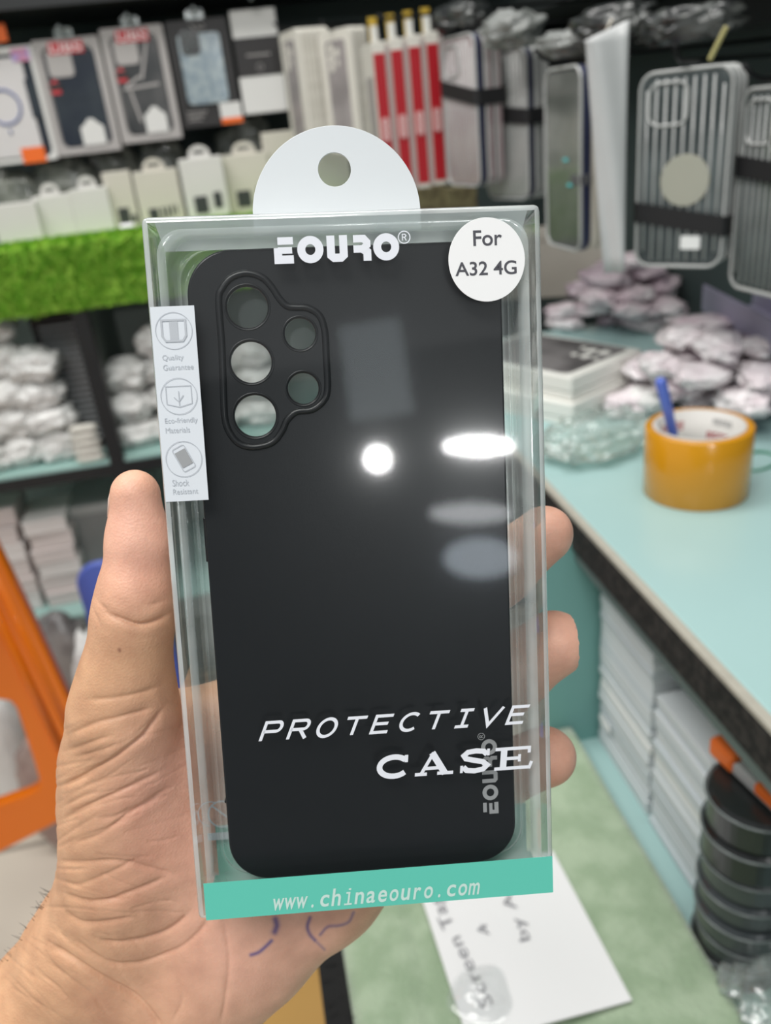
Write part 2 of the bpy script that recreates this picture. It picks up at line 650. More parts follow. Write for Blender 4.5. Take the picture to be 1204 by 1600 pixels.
def card_text(s, p0, p1, h, flip=False):
    """writing that runs from picture point p0 to p1 on the card"""
    a, b = at(*p0, z=cz), at(*p1, z=cz)
    d = (b - a)[:2]
    L = float(np.linalg.norm(d))
    me = text_mesh(s, 0, L, 0, h, spacing=1.1)
    o = link('writing', me, M['pencil'], card)
    w = a - np.array([c_bl[0], c_bl[1], cz])
    ca, sa = math.cos(-ang), math.sin(-ang)
    o.location = (w[0] * ca - w[1] * sa, w[0] * sa + w[1] * ca, 0.0034)
    o.rotation_euler = (0, 0, math.atan2(d[1], d[0]) - ang)


card_text('Screen Tag', (778, 1570), (692, 1400), 0.013)
card_text('4', (770, 1462), (756, 1446), 0.008)
card_text('by Air', (834, 1470), (792, 1375), 0.011)
bl = thing('blister_pack', 'clear plastic blister bubble lying on the white card', 'blister', at(752, 1556, z=cz + 0.004), ang + 0.4)
bm = bmesh.new()
lathe(bm, [(0.0005, 0.009), (0.009, 0.008), (0.016, 0.004), (0.019, 0.001), (0.022, 0.0006)], 28)
for v in bm.verts:
    v.co.x *= 1.0 + 0.15 * math.sin(3 * math.atan2(v.co.y, v.co.x))
    v.co.z *= 1 + 0.25 * math.sin(v.co.x * 400) * math.cos(v.co.y * 300)
M['film_clear'] = clear_film('clear_blister', (0.95, 0.96, 0.96), 0.08, 0.07, 0.10, (0.8, 0.82, 0.82))
obj('bubble', bm, M['film_clear'], bl, True)

# ================================================================== UNDER THE COUNTER: stacks of flat packs
M['pack_grey'] = mat('pale_grey_card', (0.66, 0.70, 0.72), 0.55, var=0.06, scale=25)
M['pack_grey2'] = mat('cool_grey_card', (0.58, 0.63, 0.66), 0.55, var=0.06, scale=25)
M['pack_white'] = mat('white_card_pack', (0.80, 0.81, 0.80), 0.5, var=0.04)
M['pack_cream'] = mat('cream_card_pack', (0.56, 0.53, 0.46), 0.5, var=0.05)
PX = COUNTER_X + 0.022
ya = at(918, 1120, x=PX)[1]
yb = at(1013, 1180, x=PX)[1]
yc = at(1092, 1400, x=PX)[1]
ya = min(ya, 0.612)


def pack_mesh(L, D, T):
    bm = bmesh.new()
    bx(bm, 0, D, 0, L, 0, T, bevel=0.0009, seg=2)
    return bm


def stack(y_lo, y_hi, z0, z1, T, label, group, dx=0.0, mats=('pack_grey', 'pack_grey2'), D=0.12, jit=0.003):
    proto = {}
    k = 0
    z = z0
    rr = random.Random(int(y_lo * 1000))
    while z + T <= z1 + 1e-6:
        mk = mats[1] if rr.random() < 0.3 else mats[0]
        if k in (9,) and mats[0] == 'pack_grey':
            mk = 'pack_white'
        if mk not in proto:
            o = obj('flat_pack', pack_mesh(y_hi - y_lo - 0.004, D, T * 0.93), M[mk])
            proto[mk] = o
        else:
            o = proto[mk].copy()
            COL.objects.link(o)
        o.location = (PX + dx + rr.uniform(0, jit), y_lo + 0.002 + rr.uniform(-0.001, 0.001), z)
        tag(o, label, 'box', group)
        z += T
        k += 1


stack(yb, ya, SH_Z, COUNTER_Z - 0.036, 0.0078, 'pale grey flat pack in the farther stack under the counter, beside the teal panel', 'flat packs in the farther stack under the counter')
stack(yc, yb - 0.003, SH_Z, at(1012, 1062, x=PX)[2], 0.0078, 'pale grey flat pack in the nearer stack under the counter, beside the black rolls', 'flat packs in the nearer stack under the counter')
stack(yc + 0.002, yb - 0.028, SH_Z + 0.0078 * int((at(1012, 1062, x=PX)[2] - SH_Z) / 0.0078 + 0.0001) + 0.0002, COUNTER_Z - 0.036, 0.0072, 'cream flat pack on top of the nearer grey stack under the counter', 'cream packs under the counter', dx=0.03, mats=('pack_cream', 'pack_white'))
lp = at(945, 1130, x=PX - 0.001)
bm = bmesh.new()
slab(bm, rrect(0.024, 0.010, 0.0049), 0, 0.001, 0.0003)
o = obj('paper_tag', bm, M['sticker'], None, loc=V(lp), rot=(math.radians(90), 0.0, math.radians(-90)))
tag(o, 'small white rounded tag stuck to the front of the farther grey stack', 'tag')

# ---- black round rolls
M['black_pl'] = mat('glossy_black_plastic', (0.012, 0.014, 0.014), 0.32, var=0.2, coat=0.3)
M['smoke_pl'] = mat('smoky_plastic', (0.040, 0.048, 0.051), 0.32, var=0.25, scale=30, coat=0.4)
M['rim_pl'] = mat('grey_rim_plastic', (0.13, 0.15, 0.15), 0.25, var=0.2, coat=0.5)
rc = at(1132, 1490, z=SH_Z)
rcx, rcy = rc[0] + 0.008, rc[1] - 0.004
rr_ = 0.033
ord_ = ['bottom', 'second from bottom', 'third from bottom', 'middle', 'third from top', 'second from top', 'topmost']
zt = SH_Z
for k in range(7):
    hgt = [0.024, 0.020, 0.021, 0.021, 0.023, 0.028, 0.028][k]
    t = thing('round_container', 'round black plastic container, %s of the upright stack under the counter' % ord_[k], 'container', (rcx + 0.0015 * math.sin(k * 2.1), rcy + 0.0015 * math.cos(k * 1.7), zt), 0, 'round black containers under the counter')
    bm = bmesh.new()
    lathe(bm, [(0.002, 0.0), (rr_ - 0.003, 0.0), (rr_ - 0.0015, 0.002), (rr_ - 0.001, hgt - 0.004), (rr_ - 0.003, hgt - 0.001), (0.002, hgt - 0.001)], 40)
    obj('body', bm, M['smoke_pl'] if k not in (0, 5, 6) else M['black_pl'], t, False)
    bm = bmesh.new()
    tube(bm, [(rr_ * math.cos(2 * math.pi * i / 40), rr_ * math.sin(2 * math.pi * i / 40), hgt - 0.004) for i in range(40)], 0.0009, 6, closed=True)
    obj('rim', bm, M['rim_pl'], t, True)
    zt += hgt
M['orange_card'] = mat('orange_card', (0.80, 0.16, 0.02), 0.45, var=0.05)
M['grey_card'] = mat('grey_card', (0.40, 0.41, 0.40), 0.5)
t = thing('orange_packet', 'grey packet with orange ends lying on top of the black round containers', 'packet', (rcx + 0.003, rcy + 0.008, zt + 0.0005), math.radians(8))
obj('body', mbx(-0.012, 0.030, -0.05, 0.03, 0, 0.010, bevel=0.002), M['grey_card'], t)
obj('orange_end', mbx(-0.0135, 0.012, 0.008, 0.032, -0.0004, 0.0145, bevel=0.003), M['orange_card'], t)
obj('orange_stripe', mbx(-0.0128, 0.012, -0.045, -0.012, 0.003, 0.0108, bevel=0.001), M['orange_card'], t)


# ------------------------------------------------------------------ crumpled things
def noise3(p, s, seed=0):
    from mathutils import noise
    return noise.noise(Vector((p[0] * s + seed * 7.3, p[1] * s - seed * 3.1, p[2] * s + seed * 1.7)))


def blob(a, b, c, seed, amp=0.18, freq=2.2, sub=4, ridge=0.0):
    """crumpled pillow of half sizes a, b, c standing on z=0"""
    bm = bmesh.new()
    bmesh.ops.create_icosphere(bm, subdivisions=sub, radius=1.0)
    for v in bm.verts:
        p = v.co.normalized()
        e = 0.75
        q = Vector((math.copysign(abs(p.x) ** e, p.x), math.copysign(abs(p.y) ** e, p.y), math.copysign(abs(p.z) ** 1.0, p.z)))
        d = 1 + amp * noise3(p, freq, seed) + amp * 0.55 * noise3(p, freq * 2.4, seed + 5)
        if ridge:
            d += ridge * (0.5 - abs(noise3(p, freq * 1.9, seed + 9)))
        v.co = Vector((q.x * a * d, q.y * b * d, max(-c * 0.98, q.z * c * d) + c))
    return bm


M['pink_film'] = mat('pink_tinted_film', (0.70, 0.57, 0.62), 0.25, color2=(0.82, 0.75, 0.77), scale=26, bump=0.3, bscale=55, coat=0.4)
M['pink_film2'] = mat('pale_pink_film', (0.84, 0.75, 0.78), 0.25, color2=(0.90, 0.86, 0.87), scale=26, bump=0.3, bscale=55, coat=0.4)
M['mauve_film'] = mat('mauve_film', (0.50, 0.39, 0.45), 0.3, color2=(0.66, 0.56, 0.60), scale=26, bump=0.3, bscale=60, coat=0.3)


def packet_heap(cx, cy, z0, n, rx, ry, hz, label, group, seed, mats, size=0.027):
    rr = random.Random(seed)
    protos = [obj('plastic_packet', blob(size * rr.uniform(0.9, 1.2), size * rr.uniform(0.65, 0.85), size * rr.uniform(0.30, 0.42), seed + k, 0.32, 1.8, 4, 0.4), M[mats[k % len(mats)]], None, True) for k in range(5)]
    used = set()
    placed = []
    k = 0
    tries = 0
    while k < n and tries < 4000:
        tries += 1
        a = rr.uniform(0, 2 * math.pi)
        r = math.sqrt(rr.random())
        x, y = cx + rx * r * math.cos(a), cy + ry * r * math.sin(a)
        i = k % 5
        s = rr.uniform(0.85, 1.15)
        ra = size * 1.0 * s
        z = z0
        for (qx, qy, qr, qz) in placed:
            if math.hypot(x - qx, y - qy) < (ra + qr) * 0.80:
                z = max(z, qz)
        if z > z0 + hz * (1 - 0.75 * r * r):
            continue
        if i not in used:
            o = protos[i]
            used.add(i)
        else:
            o = protos[i].copy()
            COL.objects.link(o)
        th = max(v.co.z for v in protos[i].data.vertices) * s
        placed.append((x, y, ra, z + th * 0.97))
        o.location = (x, y, z)
        tl = 0.0 if z - z0 < 0.004 else 0.16
        o.rotation_euler = (rr.uniform(-tl, tl), rr.uniform(-tl, tl), rr.uniform(0, 6.28))
        o.scale = (s, s, s)
        tag(o, label, 'packet', group)
        k += 1
    for i in range(5):
        if i not in used:
            bpy.data.objects.remove(protos[i])


hp = at(960, 505, z=COUNTER_Z)
packet_heap(hp[0] + 0.015, hp[1], COUNTER_Z, 90, 0.095, 0.080, 0.090, 'pink-tinted plastic packet in the heap behind the white phone boxes', 'packets in the heap behind the white phone boxes', 21, ['pink_film', 'mauve_film', 'pink_film2', 'pink_film', 'mauve_film'])
hp2 = at(1120, 655, z=COUNTER_Z)
packet_heap(hp2[0] + 0.025, hp2[1] + 0.03, COUNTER_Z, 110, 0.095, 0.10, 0.085, 'pale pink plastic packet in the heap behind the roll of tape', 'packets in the heap behind the tape', 37, ['pink_film2', 'pink_film', 'pink_film2', 'mauve_film', 'pink_film2'])

# lavender tray edge behind the heaps, and a cream box further back
M['lavender'] = mat('lavender_plastic', (0.33, 0.31, 0.42), 0.45, var=0.06)
la, lb = at(1112, 452, z=1.03), at(1215, 505, z=1.03)
d = lb - la
t = thing('display_tray', 'lavender plastic tray under the hanging ribbed cases at the right', 'tray', la, math.atan2(d[1], d[0]))
obj('rim', mbx(-0.03, 0.22, 0, 0.004, -0.03, 0.0, bevel=0.001), M['lavender'], t)
obj('bottom', mbx(-0.03, 0.22, 0.004, 0.06, -0.034, -0.030), M['lavender'], t)
obj('back_rim', mbx(-0.03, 0.22, 0.06, 0.064, -0.03, 0.012), M['lavender'], t)
obj('bracket', mbx(-0.02, 0.2, 0.055, 0.066, -(1.03 - COUNTER_Z), -0.033), M['lavender'], t)
M['cream_box'] = mat('cream_carton', (0.47, 0.44, 0.39), 0.55, var=0.06)
cb_ = at(880, 468, z=COUNTER_Z)
t = thing('carton', 'cream carton standing at the back of the counter behind the clear box', 'box', (cb_[0] - 0.02, cb_[1] + 0.03, COUNTER_Z), math.radians(-25))
obj('body', mbx(-0.09, 0.10, 0, 0.05, 0, 0.115, bevel=0.002), M['cream_box'], t)
obj('lid', mbx(-0.092, 0.102, -0.002, 0.052, 0.1, 0.118, bevel=0.002), M['cream_box'], t)

# ---- white phone boxes on the counter
M['box_white'] = mat('white_phone_box', (0.80, 0.80, 0.75), 0.35, var=0.02, scale=20)
M['phone_print'] = mat('dark_phone_print', (0.09, 0.085, 0.085), 0.3, color2=(0.20, 0.19, 0.19), scale=14)
TZ = COUNTER_Z + 0.0545
pr, pn, pb = at(1003, 545, z=TZ), at(893, 590, z=TZ), at(880, 472, z=TZ)
e1 = (pn - pr)[:2]
bw = float(np.linalg.norm(e1))
ba = math.atan2(-e1[1], -e1[0])       # local x from near corner to right corner
names = ['lower', 'upper']
for k in range(2):
    th = 0.0268
    z = COUNTER_Z + 0.0275 * k
    off = [(-0.006, -0.006), (0.0, 0.0)][k]
    t = thing('phone_box', 'white phone box, %s of the two stacked on the teal counter' % names[k], 'box', (pn[0], pn[1], z), ba + [0.05, 0][k], 'white phone boxes on the counter')
    L, D = 0.175, bw
    obj('lid', mbx(off[0], off[0] + D, off[1], off[1] + L, 0.009, th, bevel=0.0022), M['box_white'], t)
    obj('base', mbx(off[0] + 0.0008, off[0] + D - 0.0008, off[1] + 0.0008, off[1] + L - 0.0008, 0, 0.0085, bevel=0.001), M['box_white'], t)
    if k == 1:
        bm = bmesh.new()
        slab(bm, rrect(D - 0.014, L - 0.02, 0.009, 6, D / 2, L / 2 + 0.002), th - 0.0004, th + 0.0005, 0.0002)
        obj('phone_picture', bm, M['phone_print'], t)
        kx = D / 0.08
        for (cx, cy, r) in ((0.058, 0.027, 0.0075), (0.058, 0.045, 0.0075), (0.044, 0.036, 0.0065), (0.061, 0.060, 0.004), (0.043, 0.021, 0.0035), (0.044, 0.052, 0.004)):
            bm = bmesh.new()
            lathe(bm, [(r, th + 0.0004), (r, th + 0.0012), (r * 0.6, th + 0.0012), (r * 0.55, th + 0.0007), (r * 0.1, th + 0.0007)], 24)
            obj('camera_ring', bm, M['box_white'], t, False, loc=(cx * kx, cy, 0))

# ---- small white pieces in front of the boxes
for (px, py, sx, sy, sz, rz, lab) in ((872, 650, 0.024, 0.020, 0.016, 0.3, 'small white plastic block in front of the phone boxes, next to the clear box'), (940, 638, 0.03, 0.02, 0.018, -0.3, 'small white wrapped block below the front corner of the phone boxes')):
    p = at(px, py, z=COUNTER_Z)
    t = thing('wrapped_block', lab, 'packet', p, rz)
    bm = bmesh.new()
    bx(bm, -sx / 2, sx / 2, -sy / 2, sy / 2, 0, sz, bevel=0.003)
    obj('body', bm, M['pack_white'], t, True)
    obj('seal', mbx(sx / 2 - 0.001, sx / 2 + 0.006, -sy / 2, sy / 2, sz * 0.45, sz * 0.5), M['white_film'], t)
o = obj('crumpled_wrapper', blob(0.03, 0.02, 0.013, 77, 0.3, 2.6, 4, 0.3), M['white_film'], None, True, loc=V(at(1012, 640, z=COUNTER_Z)), rot=(0, 0, 0.4))
tag(o, 'crumpled whitish wrapper between the phone boxes and the tape roll', 'wrapper')
o = obj('plastic_bag', blob(0.052, 0.034, 0.017, 5, 0.28, 2.4, 5, 0.35), M['film'], None, True, loc=V(at(935, 705, z=COUNTER_Z)), rot=(0, 0, 0.25))
tag(o, 'crumpled clear plastic bag on the counter left of the tape roll', 'bag')
o = obj('plastic_bag', blob(0.05, 0.035, 0.022, 9, 0.28, 2.4, 5, 0.35), M['film'], None, True, loc=V(at(1225, 1545, z=SH_Z)), rot=(0, 0, 1.0))
tag(o, 'crumpled clear plastic bag on the lower shelf at the right edge', 'bag')

# ---- tape roll, pen, rubber band
M['tape'] = mat('brown_packing_tape', (0.62, 0.27, 0.008), 0.26, var=0.05, scale=6, coat=0.4)
M['core'] = mat('white_cardboard_core', (0.62, 0.60, 0.57), 0.6, var=0.04)
M['red_print'] = mat('red_print', (0.45, 0.03, 0.05), 0.5)
M['grey_print2'] = mat('faint_grey_print', (0.33, 0.33, 0.33), 0.5)
tp = at(1083, 766, z=COUNTER_Z)
TR, TH = 0.0445, 0.062
tp = at(1083, 800, z=COUNTER_Z)
dirc = tp[:2] / np.linalg.norm(tp[:2])
tc_ = tp[:2] + dirc * TR
tape = thing('tape_roll', 'roll of mustard brown packing tape standing on the teal counter', 'tape', (tc_[0], tc_[1], COUNTER_Z))
CR = TR - 0.0065
bm = bmesh.new()
lathe(bm, [(CR, 0.0), (TR - 0.0008, 0.0), (TR, 0.001), (TR, TH - 0.001), (TR - 0.0008, TH), (CR, TH)], 72, closed=True)
obj('tape_layers', bm, M['tape'], tape, True)
bm = bmesh.new()
lathe(bm, [(CR - 0.003, 0.0006), (CR, 0.0006), (CR, TH + 0.0004), (CR - 0.003, TH + 0.0004)], 64, closed=True)
core = obj('core', bm, M['core'], tape, True)
core['label'] = 'white cardboard core with red print'
R_in = CR - 0.0032


def core_print(a_mid, z, length, h, m_, n):
    bm = bmesh.new()
    ng = n
    for k in range(ng):
        u0 = (k + 0.12) / ng
        u1 = (k + 0.88) / ng
        cells = [(0, 0, 1, .22), (0, .39, 1, .61), (0, .78, 1, 1), (0, 0, .24, 1)] if k % 2 else [(0, 0, .24, 1), (.76, 0, 1, 1), (0, .78, 1, 1), (0, .4, 1, .58)]
        for (ax, ay, bx_, by_) in cells:
            vs = []
            for (uu, vv) in ((ax, ay), (bx_, ay), (bx_, by_), (ax, by_)):
                a = a_mid - ((u0 + (u1 - u0) * uu) - 0.5) * length / R_in
                vs.append(bm.verts.new((R_in * math.cos(a), R_in * math.sin(a), z + h * vv)))
            bm.faces.new(vs)
    obj('core_print', bm, M[m_], core)


vdir = math.atan2(dirc[1], dirc[0])
core_print(vdir - 0.55, 0.034, 0.026, 0.009, 'red_print', 5)
core_print(vdir + 0.75, 0.045, 0.026, 0.008, 'red_print', 6)
core_print(vdir + 0.85, 0.033, 0.018, 0.007, 'red_print', 4)
core_print(vdir - 0.60, 0.050, 0.020, 0.006, 'grey_print2', 5)
M['pen_blue'] = mat('translucent_blue_plastic', (0.10, 0.16, 0.58), 0.25, var=0.05, coat=0.3)
M['pen_clear'] = mat('grey_clear_plastic', (0.42, 0.44, 0.48), 0.2, var=0.08, coat=0.4)
pf = V((tc_[0] - 0.003, tc_[1] + 0.01, COUNTER_Z + 0.001))
ptop = V(at(1030, 592, y=float(tc_[1] - 0.002)))
pen = thing('pen', 'blue ballpoint pen standing in the core of the tape roll', 'pen', pf)
dv = ptop - pf
Lp = dv.length
pen.rotation_euler = dv.to_track_quat('Z', 'Y').to_euler()
bm = bmesh.new()
lathe(bm, [(0.0005, 0.0), (0.001, 0.004), (0.0025, 0.012), (0.0036, 0.02), (0.0038, Lp * 0.5)], 16)
obj('barrel', bm, M['pen_clear'], pen, True)
bm = bmesh.new()
lathe(bm, [(0.0038, Lp * 0.5), (0.0043, Lp * 0.51), (0.0043, Lp * 0.97), (0.003, Lp), (0.0002, Lp)], 16)
obj('cap', bm, M['pen_blue'], pen, True)
obj('clip', mbx(-0.001, 0.001, 0.0043, 0.0058, Lp * 0.66, Lp * 0.97, bevel=0.0004), M['pen_blue'], pen)
M['green_rubber'] = mat('green_rubber', (0.03, 0.22, 0.12), 0.5)
rp = at(1180, 722, z=COUNTER_Z)
bm = bmesh.new()
tube(bm, [(0.024 * math.cos(a), 0.017 * math.sin(a), 0.0012 + 0.0006 * math.sin(3 * a)) for a in [2 * math.pi * i / 48 for i in range(48)]], 0.0012, 8, closed=True)
o = obj('rubber_band', bm, M['green_rubber'], None, True, loc=V(rp), rot=(0, 0, 0.5))
tag(o, 'green rubber band lying on the counter to the right of the tape roll', 'rubber band')

# ================================================================== RIGHT WALL: hanging goods
M['hook'] = mat('black_steel_hook', (0.012, 0.012, 0.013), 0.35, metallic=0.6)
M['dark_case'] = mat('dark_green_black_case', (0.035, 0.045, 0.045), 0.18, color2=(0.10, 0.12, 0.12), scale=12, coat=0.5)
M['rib_clear'] = mat('clear_grey_ribs', (0.42, 0.43, 0.42), 0.15, var=0.15, scale=40, coat=0.5)
M['pink_clear'] = mat('pinkish_clear_plastic', (0.34, 0.26, 0.27), 0.2, color2=(0.42, 0.36, 0.36), scale=20, coat=0.4)
M['clear_grey'] = mat('clear_grey_plastic', (0.30, 0.31, 0.30), 0.2, color2=(0.40, 0.40, 0.39), scale=20, coat=0.4)
M['navy'] = mat('navy_plastic', (0.03, 0.035, 0.075), 0.3, var=0.1)
M['cream_pl'] = mat('cream_plastic', (0.55, 0.51, 0.44), 0.35, var=0.05)
M['greige'] = mat('grey_beige_sticker', (0.36, 0.36, 0.30), 0.5)
M['black_rub'] = mat('black_rubber', (0.012, 0.012, 0.013), 0.6)


def ribbed_case(t, w, h, T, face_m, rib_m, edge_m, nr=9, sticker=False):
    """phone case seen from its back: dark body, side wall, clear ribs, camera frame"""
    bm = bmesh.new()
    slab(bm, rrect(w, h, 0.013, 6, 0, h / 2), 0.0015, T, 0.0018, axis='y')
    obj('shell', bm, edge_m, t, True)
    bm = bmesh.new()
    slab(bm, rrect(w - 0.006, h - 0.006, 0.011, 6, 0, h / 2), 0.0008, 0.0022, 0.0004, axis='y')
    obj('back_plate', bm, face_m, t)
    bm = bmesh.new()
    for k in range(nr):
        x = -w / 2 + 0.007 + (w - 0.014) * k / (nr - 1)
        zl = 0.006 if 0 < k < nr - 1 else 0.014
        tube(bm, [(x, 0.0009, zl), (x, 0.0009, h - zl)], 0.0011, 6)
    if nr:
        o = obj('rib', bm, rib_m, t, True)
        o.name = 'ribbing'
    bm = bmesh.new()
    tube(bm, [(p[0], 0.0012, p[1]) for p in rrect(w - 0.001, h - 0.001, 0.0128, 6, 0, h / 2)], 0.0016, 8, closed=True)
    obj('rim', bm, rib_m, t, True)
    bm = bmesh.new()
    tube(bm, [(p[0], -0.0002, p[1]) for p in rrect(0.034, 0.034, 0.009, 5, -w / 2 + 0.026, h - 0.026)], 0.0013, 8, closed=True)
    obj('camera_frame', bm, rib_m, t, True)
    if sticker:
        bm = bmesh.new()
        slab(bm, circ(0.022, 36, 0.004, h * 0.46), -0.0012, 0.0, 0.0002, axis='y')
        obj('round_sticker', bm, M['greige'], t)
        bm = bmesh.new()
        slab(bm, rrect(0.018, 0.012, 0.001, 3, 0.012, 0.022), -0.0010, 0.0, 0.0002, axis='y')
        obj('price_tag', bm, M['pack_white'], t)


def hang_stack(top, bot, far, h, w, n, pitch, T, build, labels, group, name='phone_case', hookz=0.03):
    ctr, ang = hang(top, bot, far, h, w)
    first = None
    for k in range(n):
        off = np.array([-math.sin(ang), math.cos(ang), 0]) * pitch * k
        pos = ctr + off
        if first is None or k < 2:
            t = thing(name, labels[min(k, len(labels) - 1)], 'phone case', pos, ang, group)
            build(t, k)
            if k == 1:
                first = t
        else:
            t = copy_tree(first)
            t.location = V(pos)
            t['label'] = labels[min(k, len(labels) - 1)]
    # steel hook rod that carries the stack
    rod = thing('display_hook', 'black steel hook carrying %s' % group, 'hook', (ctr[0], ctr[1], ctr[2] + h + 0.006), ang)
    ln = (RIGHT_X - ctr[0]) / max(0.2, -math.sin(ang)) if -math.sin(ang) > 0.2 else 0.3
    bm = bmesh.new()
    tube(bm, [(0, -0.03, 0.012), (0, -0.022, 0.004), (0, -0.012, 0.0), (0, ln, 0.0)], 0.0022, 8)
    obj('rod', bm, M['hook'], rod, True)
    bm = bmesh.new()
    bx(bm, -0.012, 0.012, ln - 0.004, ln, -0.012, 0.012, bevel=0.001)
    obj('plate', bm, M['hook'], rod)
    return ctr, ang


def rubber_loop(ctr, ang, w, depth, z0, z1, label):
    """wide black elastic strap round a hanging stack, sloping from z0 (far side) to z1 (near side)"""
    t = thing('elastic_strap', label, 'strap', ctr, ang)
    pts = rrect(w + 0.004, depth + 0.004, 0.006, 4, 0, depth / 2)
    hh = 0.0085
    zz = lambda x: z0 + (z1 - z0) * (x / w + 0.5)
    bm = bmesh.new()
    loft(bm, [[(p[0], p[1], zz(p[0]) - hh) for p in pts], [(p[0], p[1], zz(p[0]) + hh) for p in pts], [(p[0] * 1.015, (p[1] - depth / 2) * 1.04 + depth / 2, zz(p[0]) + hh) for p in pts], [(p[0] * 1.015, (p[1] - depth / 2) * 1.04 + depth / 2, zz(p[0]) - hh) for p in pts]])
    obj('band', bm, M['black_rub'], t)


# nearest ribbed cases
B1 = lambda t, k: ribbed_case(t, 0.080, 0.165, 0.010, M['dark_case'], M['rib_clear'], M['rib_clear'] if k % 2 else M['dark_case'], 9, sticker=(k == 0))
c1, a1 = hang_stack((1153, 98), (1126, 418), 994, 0.165, 0.082, 4, 0.0122, 0.010, B1, ['front clear ribbed phone case with round grey sticker, hanging above the pink packets', 'clear ribbed phone case strapped behind the one with the round sticker'], 'ribbed cases strapped with black elastic', )
rubber_loop(c1, a1, 0.082, 0.050, 0.050, 0.036, 'black elastic strap round the ribbed cases with the round sticker')
B2 = lambda t, k: ribbed_case(t, 0.080, 0.165, 0.010, M['dark_case'], M['rib_clear'], M['rib_clear'], 9)
c2, a2 = hang_stack((1268, 130), (1228, 470), 1148, 0.165, 0.080, 3, 0.0122, 0.010, B2, ['front clear ribbed phone case at the right edge, cut off by the picture', 'clear ribbed phone case behind the one at the right edge'], 'ribbed cases at the right edge')
rubber_loop(c2, a2, 0.082, 0.038, 0.105, 0.098, 'black elastic strap round the ribbed cases at the right edge')


# navy one
def navy_build(t, k):
    w, h = 0.080, 0.175
    bm = bmesh.new()
    slab(bm, rrect(w, h, 0.014, 6, 0, h / 2), 0.0, 0.011, 0.002, axis='y')
    obj('shell', bm, M['navy'] if k == 0 else M['cream_pl'], t, True)
    if k == 0:
        bm = bmesh.new()
        slab(bm, rrect(w - 0.008, h - 0.008, 0.011, 6, 0, h / 2), -0.0006, 0.001, 0.0003, axis='y')
        obj('back_plate', bm, M['screen'], t)
        bm = bmesh.new()
        tube(bm, [(p[0], -0.0002, p[1]) for p in rrect(w - 0.002, h - 0.002, 0.0135, 6, 0, h / 2)], 0.0018, 8, closed=True)
        obj('rim', bm, M['rib_clear'], t, True)
        bm = bmesh.new()
        bx(bm, w / 2 - 0.022, w / 2 + 0.001, -0.0016, 0.011, 0.066, 0.076, bevel=0.001)
        obj('clip', bm, M['greyclip'], t)
        bm = bmesh.new()
        for (x0, x1, z0, z1) in ((0.004, 0.012, 0.088, 0.091), (0.013, 0.021, 0.064, 0.067)):
            bx(bm, x0, x1, -0.0022, -0.0004, z0, z1)
        obj('cyan_print', bm, M['cyan'], t)


M['screen'] = mat('glossy_dark_glass', (0.10, 0.11, 0.10), 0.12, color2=(0.17, 0.18, 0.17), scale=9, coat=0.6)
M['greyclip'] = mat('grey_clip', (0.10, 0.10, 0.11), 0.4)
M['cyan'] = mat('cyan_print', (0.10, 0.55, 0.58), 0.4)
hang_stack((922, 98), (908, 395), 853, 0.175, 0.080, 3, 0.0115, 0.011, navy_build, ['navy phone case with glossy glass back and grey clip, in front on its hook', 'cream phone case hanging behind the navy one', 'second cream phone case hanging behind the navy one'], 'navy and cream cases')

B3 = lambda t, k: ribbed_case(t, 0.080, 0.168, 0.011, M['clear_grey'], M['rib_clear'], M['navy'] if k == 0 else M['clear_grey'], 11)
c3, a3 = hang_stack((832, 70), (826, 312), 757, 0.168, 0.080, 3, 0.013, 0.011, B3, ['front clear grey ribbed case with dark edge, hanging behind the box corner', 'clear grey ribbed case hanging second behind the box corner'], 'clear grey ribbed cases')
rubber_loop(c3, a3, 0.082, 0.040, 0.102, 0.094, 'black elastic strap round the clear grey ribbed cases')
B4 = lambda t, k: ribbed_case(t, 0.080, 0.168, 0.011, M['pink_clear'], M['rib_clear'], M['navy'] if k == 0 else M['pink_clear'], 11)
c4, a4 = hang_stack((752, 48), (750, 292), 693, 0.168, 0.080, 3, 0.013, 0.011, B4, ['front pinkish clear ribbed case with dark edge, beside the red packages', 'pinkish clear ribbed case hanging second, beside the red packages'], 'pinkish ribbed cases')
rubber_loop(c4, a4, 0.082, 0.040, 0.115, 0.100, 'black elastic strap round the pinkish ribbed cases')

# white translucent sleeve between the navy and the ribbed cases
M['sleeve'] = mat('milky_white_sleeve', (0.52, 0.53, 0.53), 0.3, var=0.08, scale=20, bump=0.3, bscale=30)
ctr, ang = hang((998, 70), (974, 425), 944, 0.19, 0.06)
ctr = ctr + np.array([math.cos(ang), math.sin(ang), 0]) * 0.03
ang = -0.30
ctr = ctr - np.array([math.cos(ang), math.sin(ang), 0]) * 0.03
t = thing('plastic_sleeve', 'milky white plastic sleeve hanging between the navy and the ribbed cases', 'sleeve', ctr, ang)
bm = bmesh.new()
nz = 14
rows = []
for j in range(nz + 1):
    v = j / nz
    z = 0.21 * v
    wv = 0.018 + 0.020 * v
    row = []
    for i in range(9):
        u = i / 8
        row.append((0.03 - wv + wv * u, 0.004 * math.sin(u * 5 + v * 4), z - 0.012 * (1 - u) * (v > 0.97)))
    rows.append(row)
loops = []
for row in rows:
    loops.append([(p[0], p[1], p[2]) for p in row] + [(p[0], p[1] + 0.003, p[2]) for p in reversed(row)])
loft(bm, loops, True, True)
obj('sheet', bm, M['sleeve'], t, True)
bm = bmesh.new()
tube(bm, [(0.012, 0.003, 0.18), (0.012, 0.003, 0.205), (0.016, 0.005, 0.212)], 0.0012, 6)
obj('hanger', bm, M['cream_pl'], t, True)

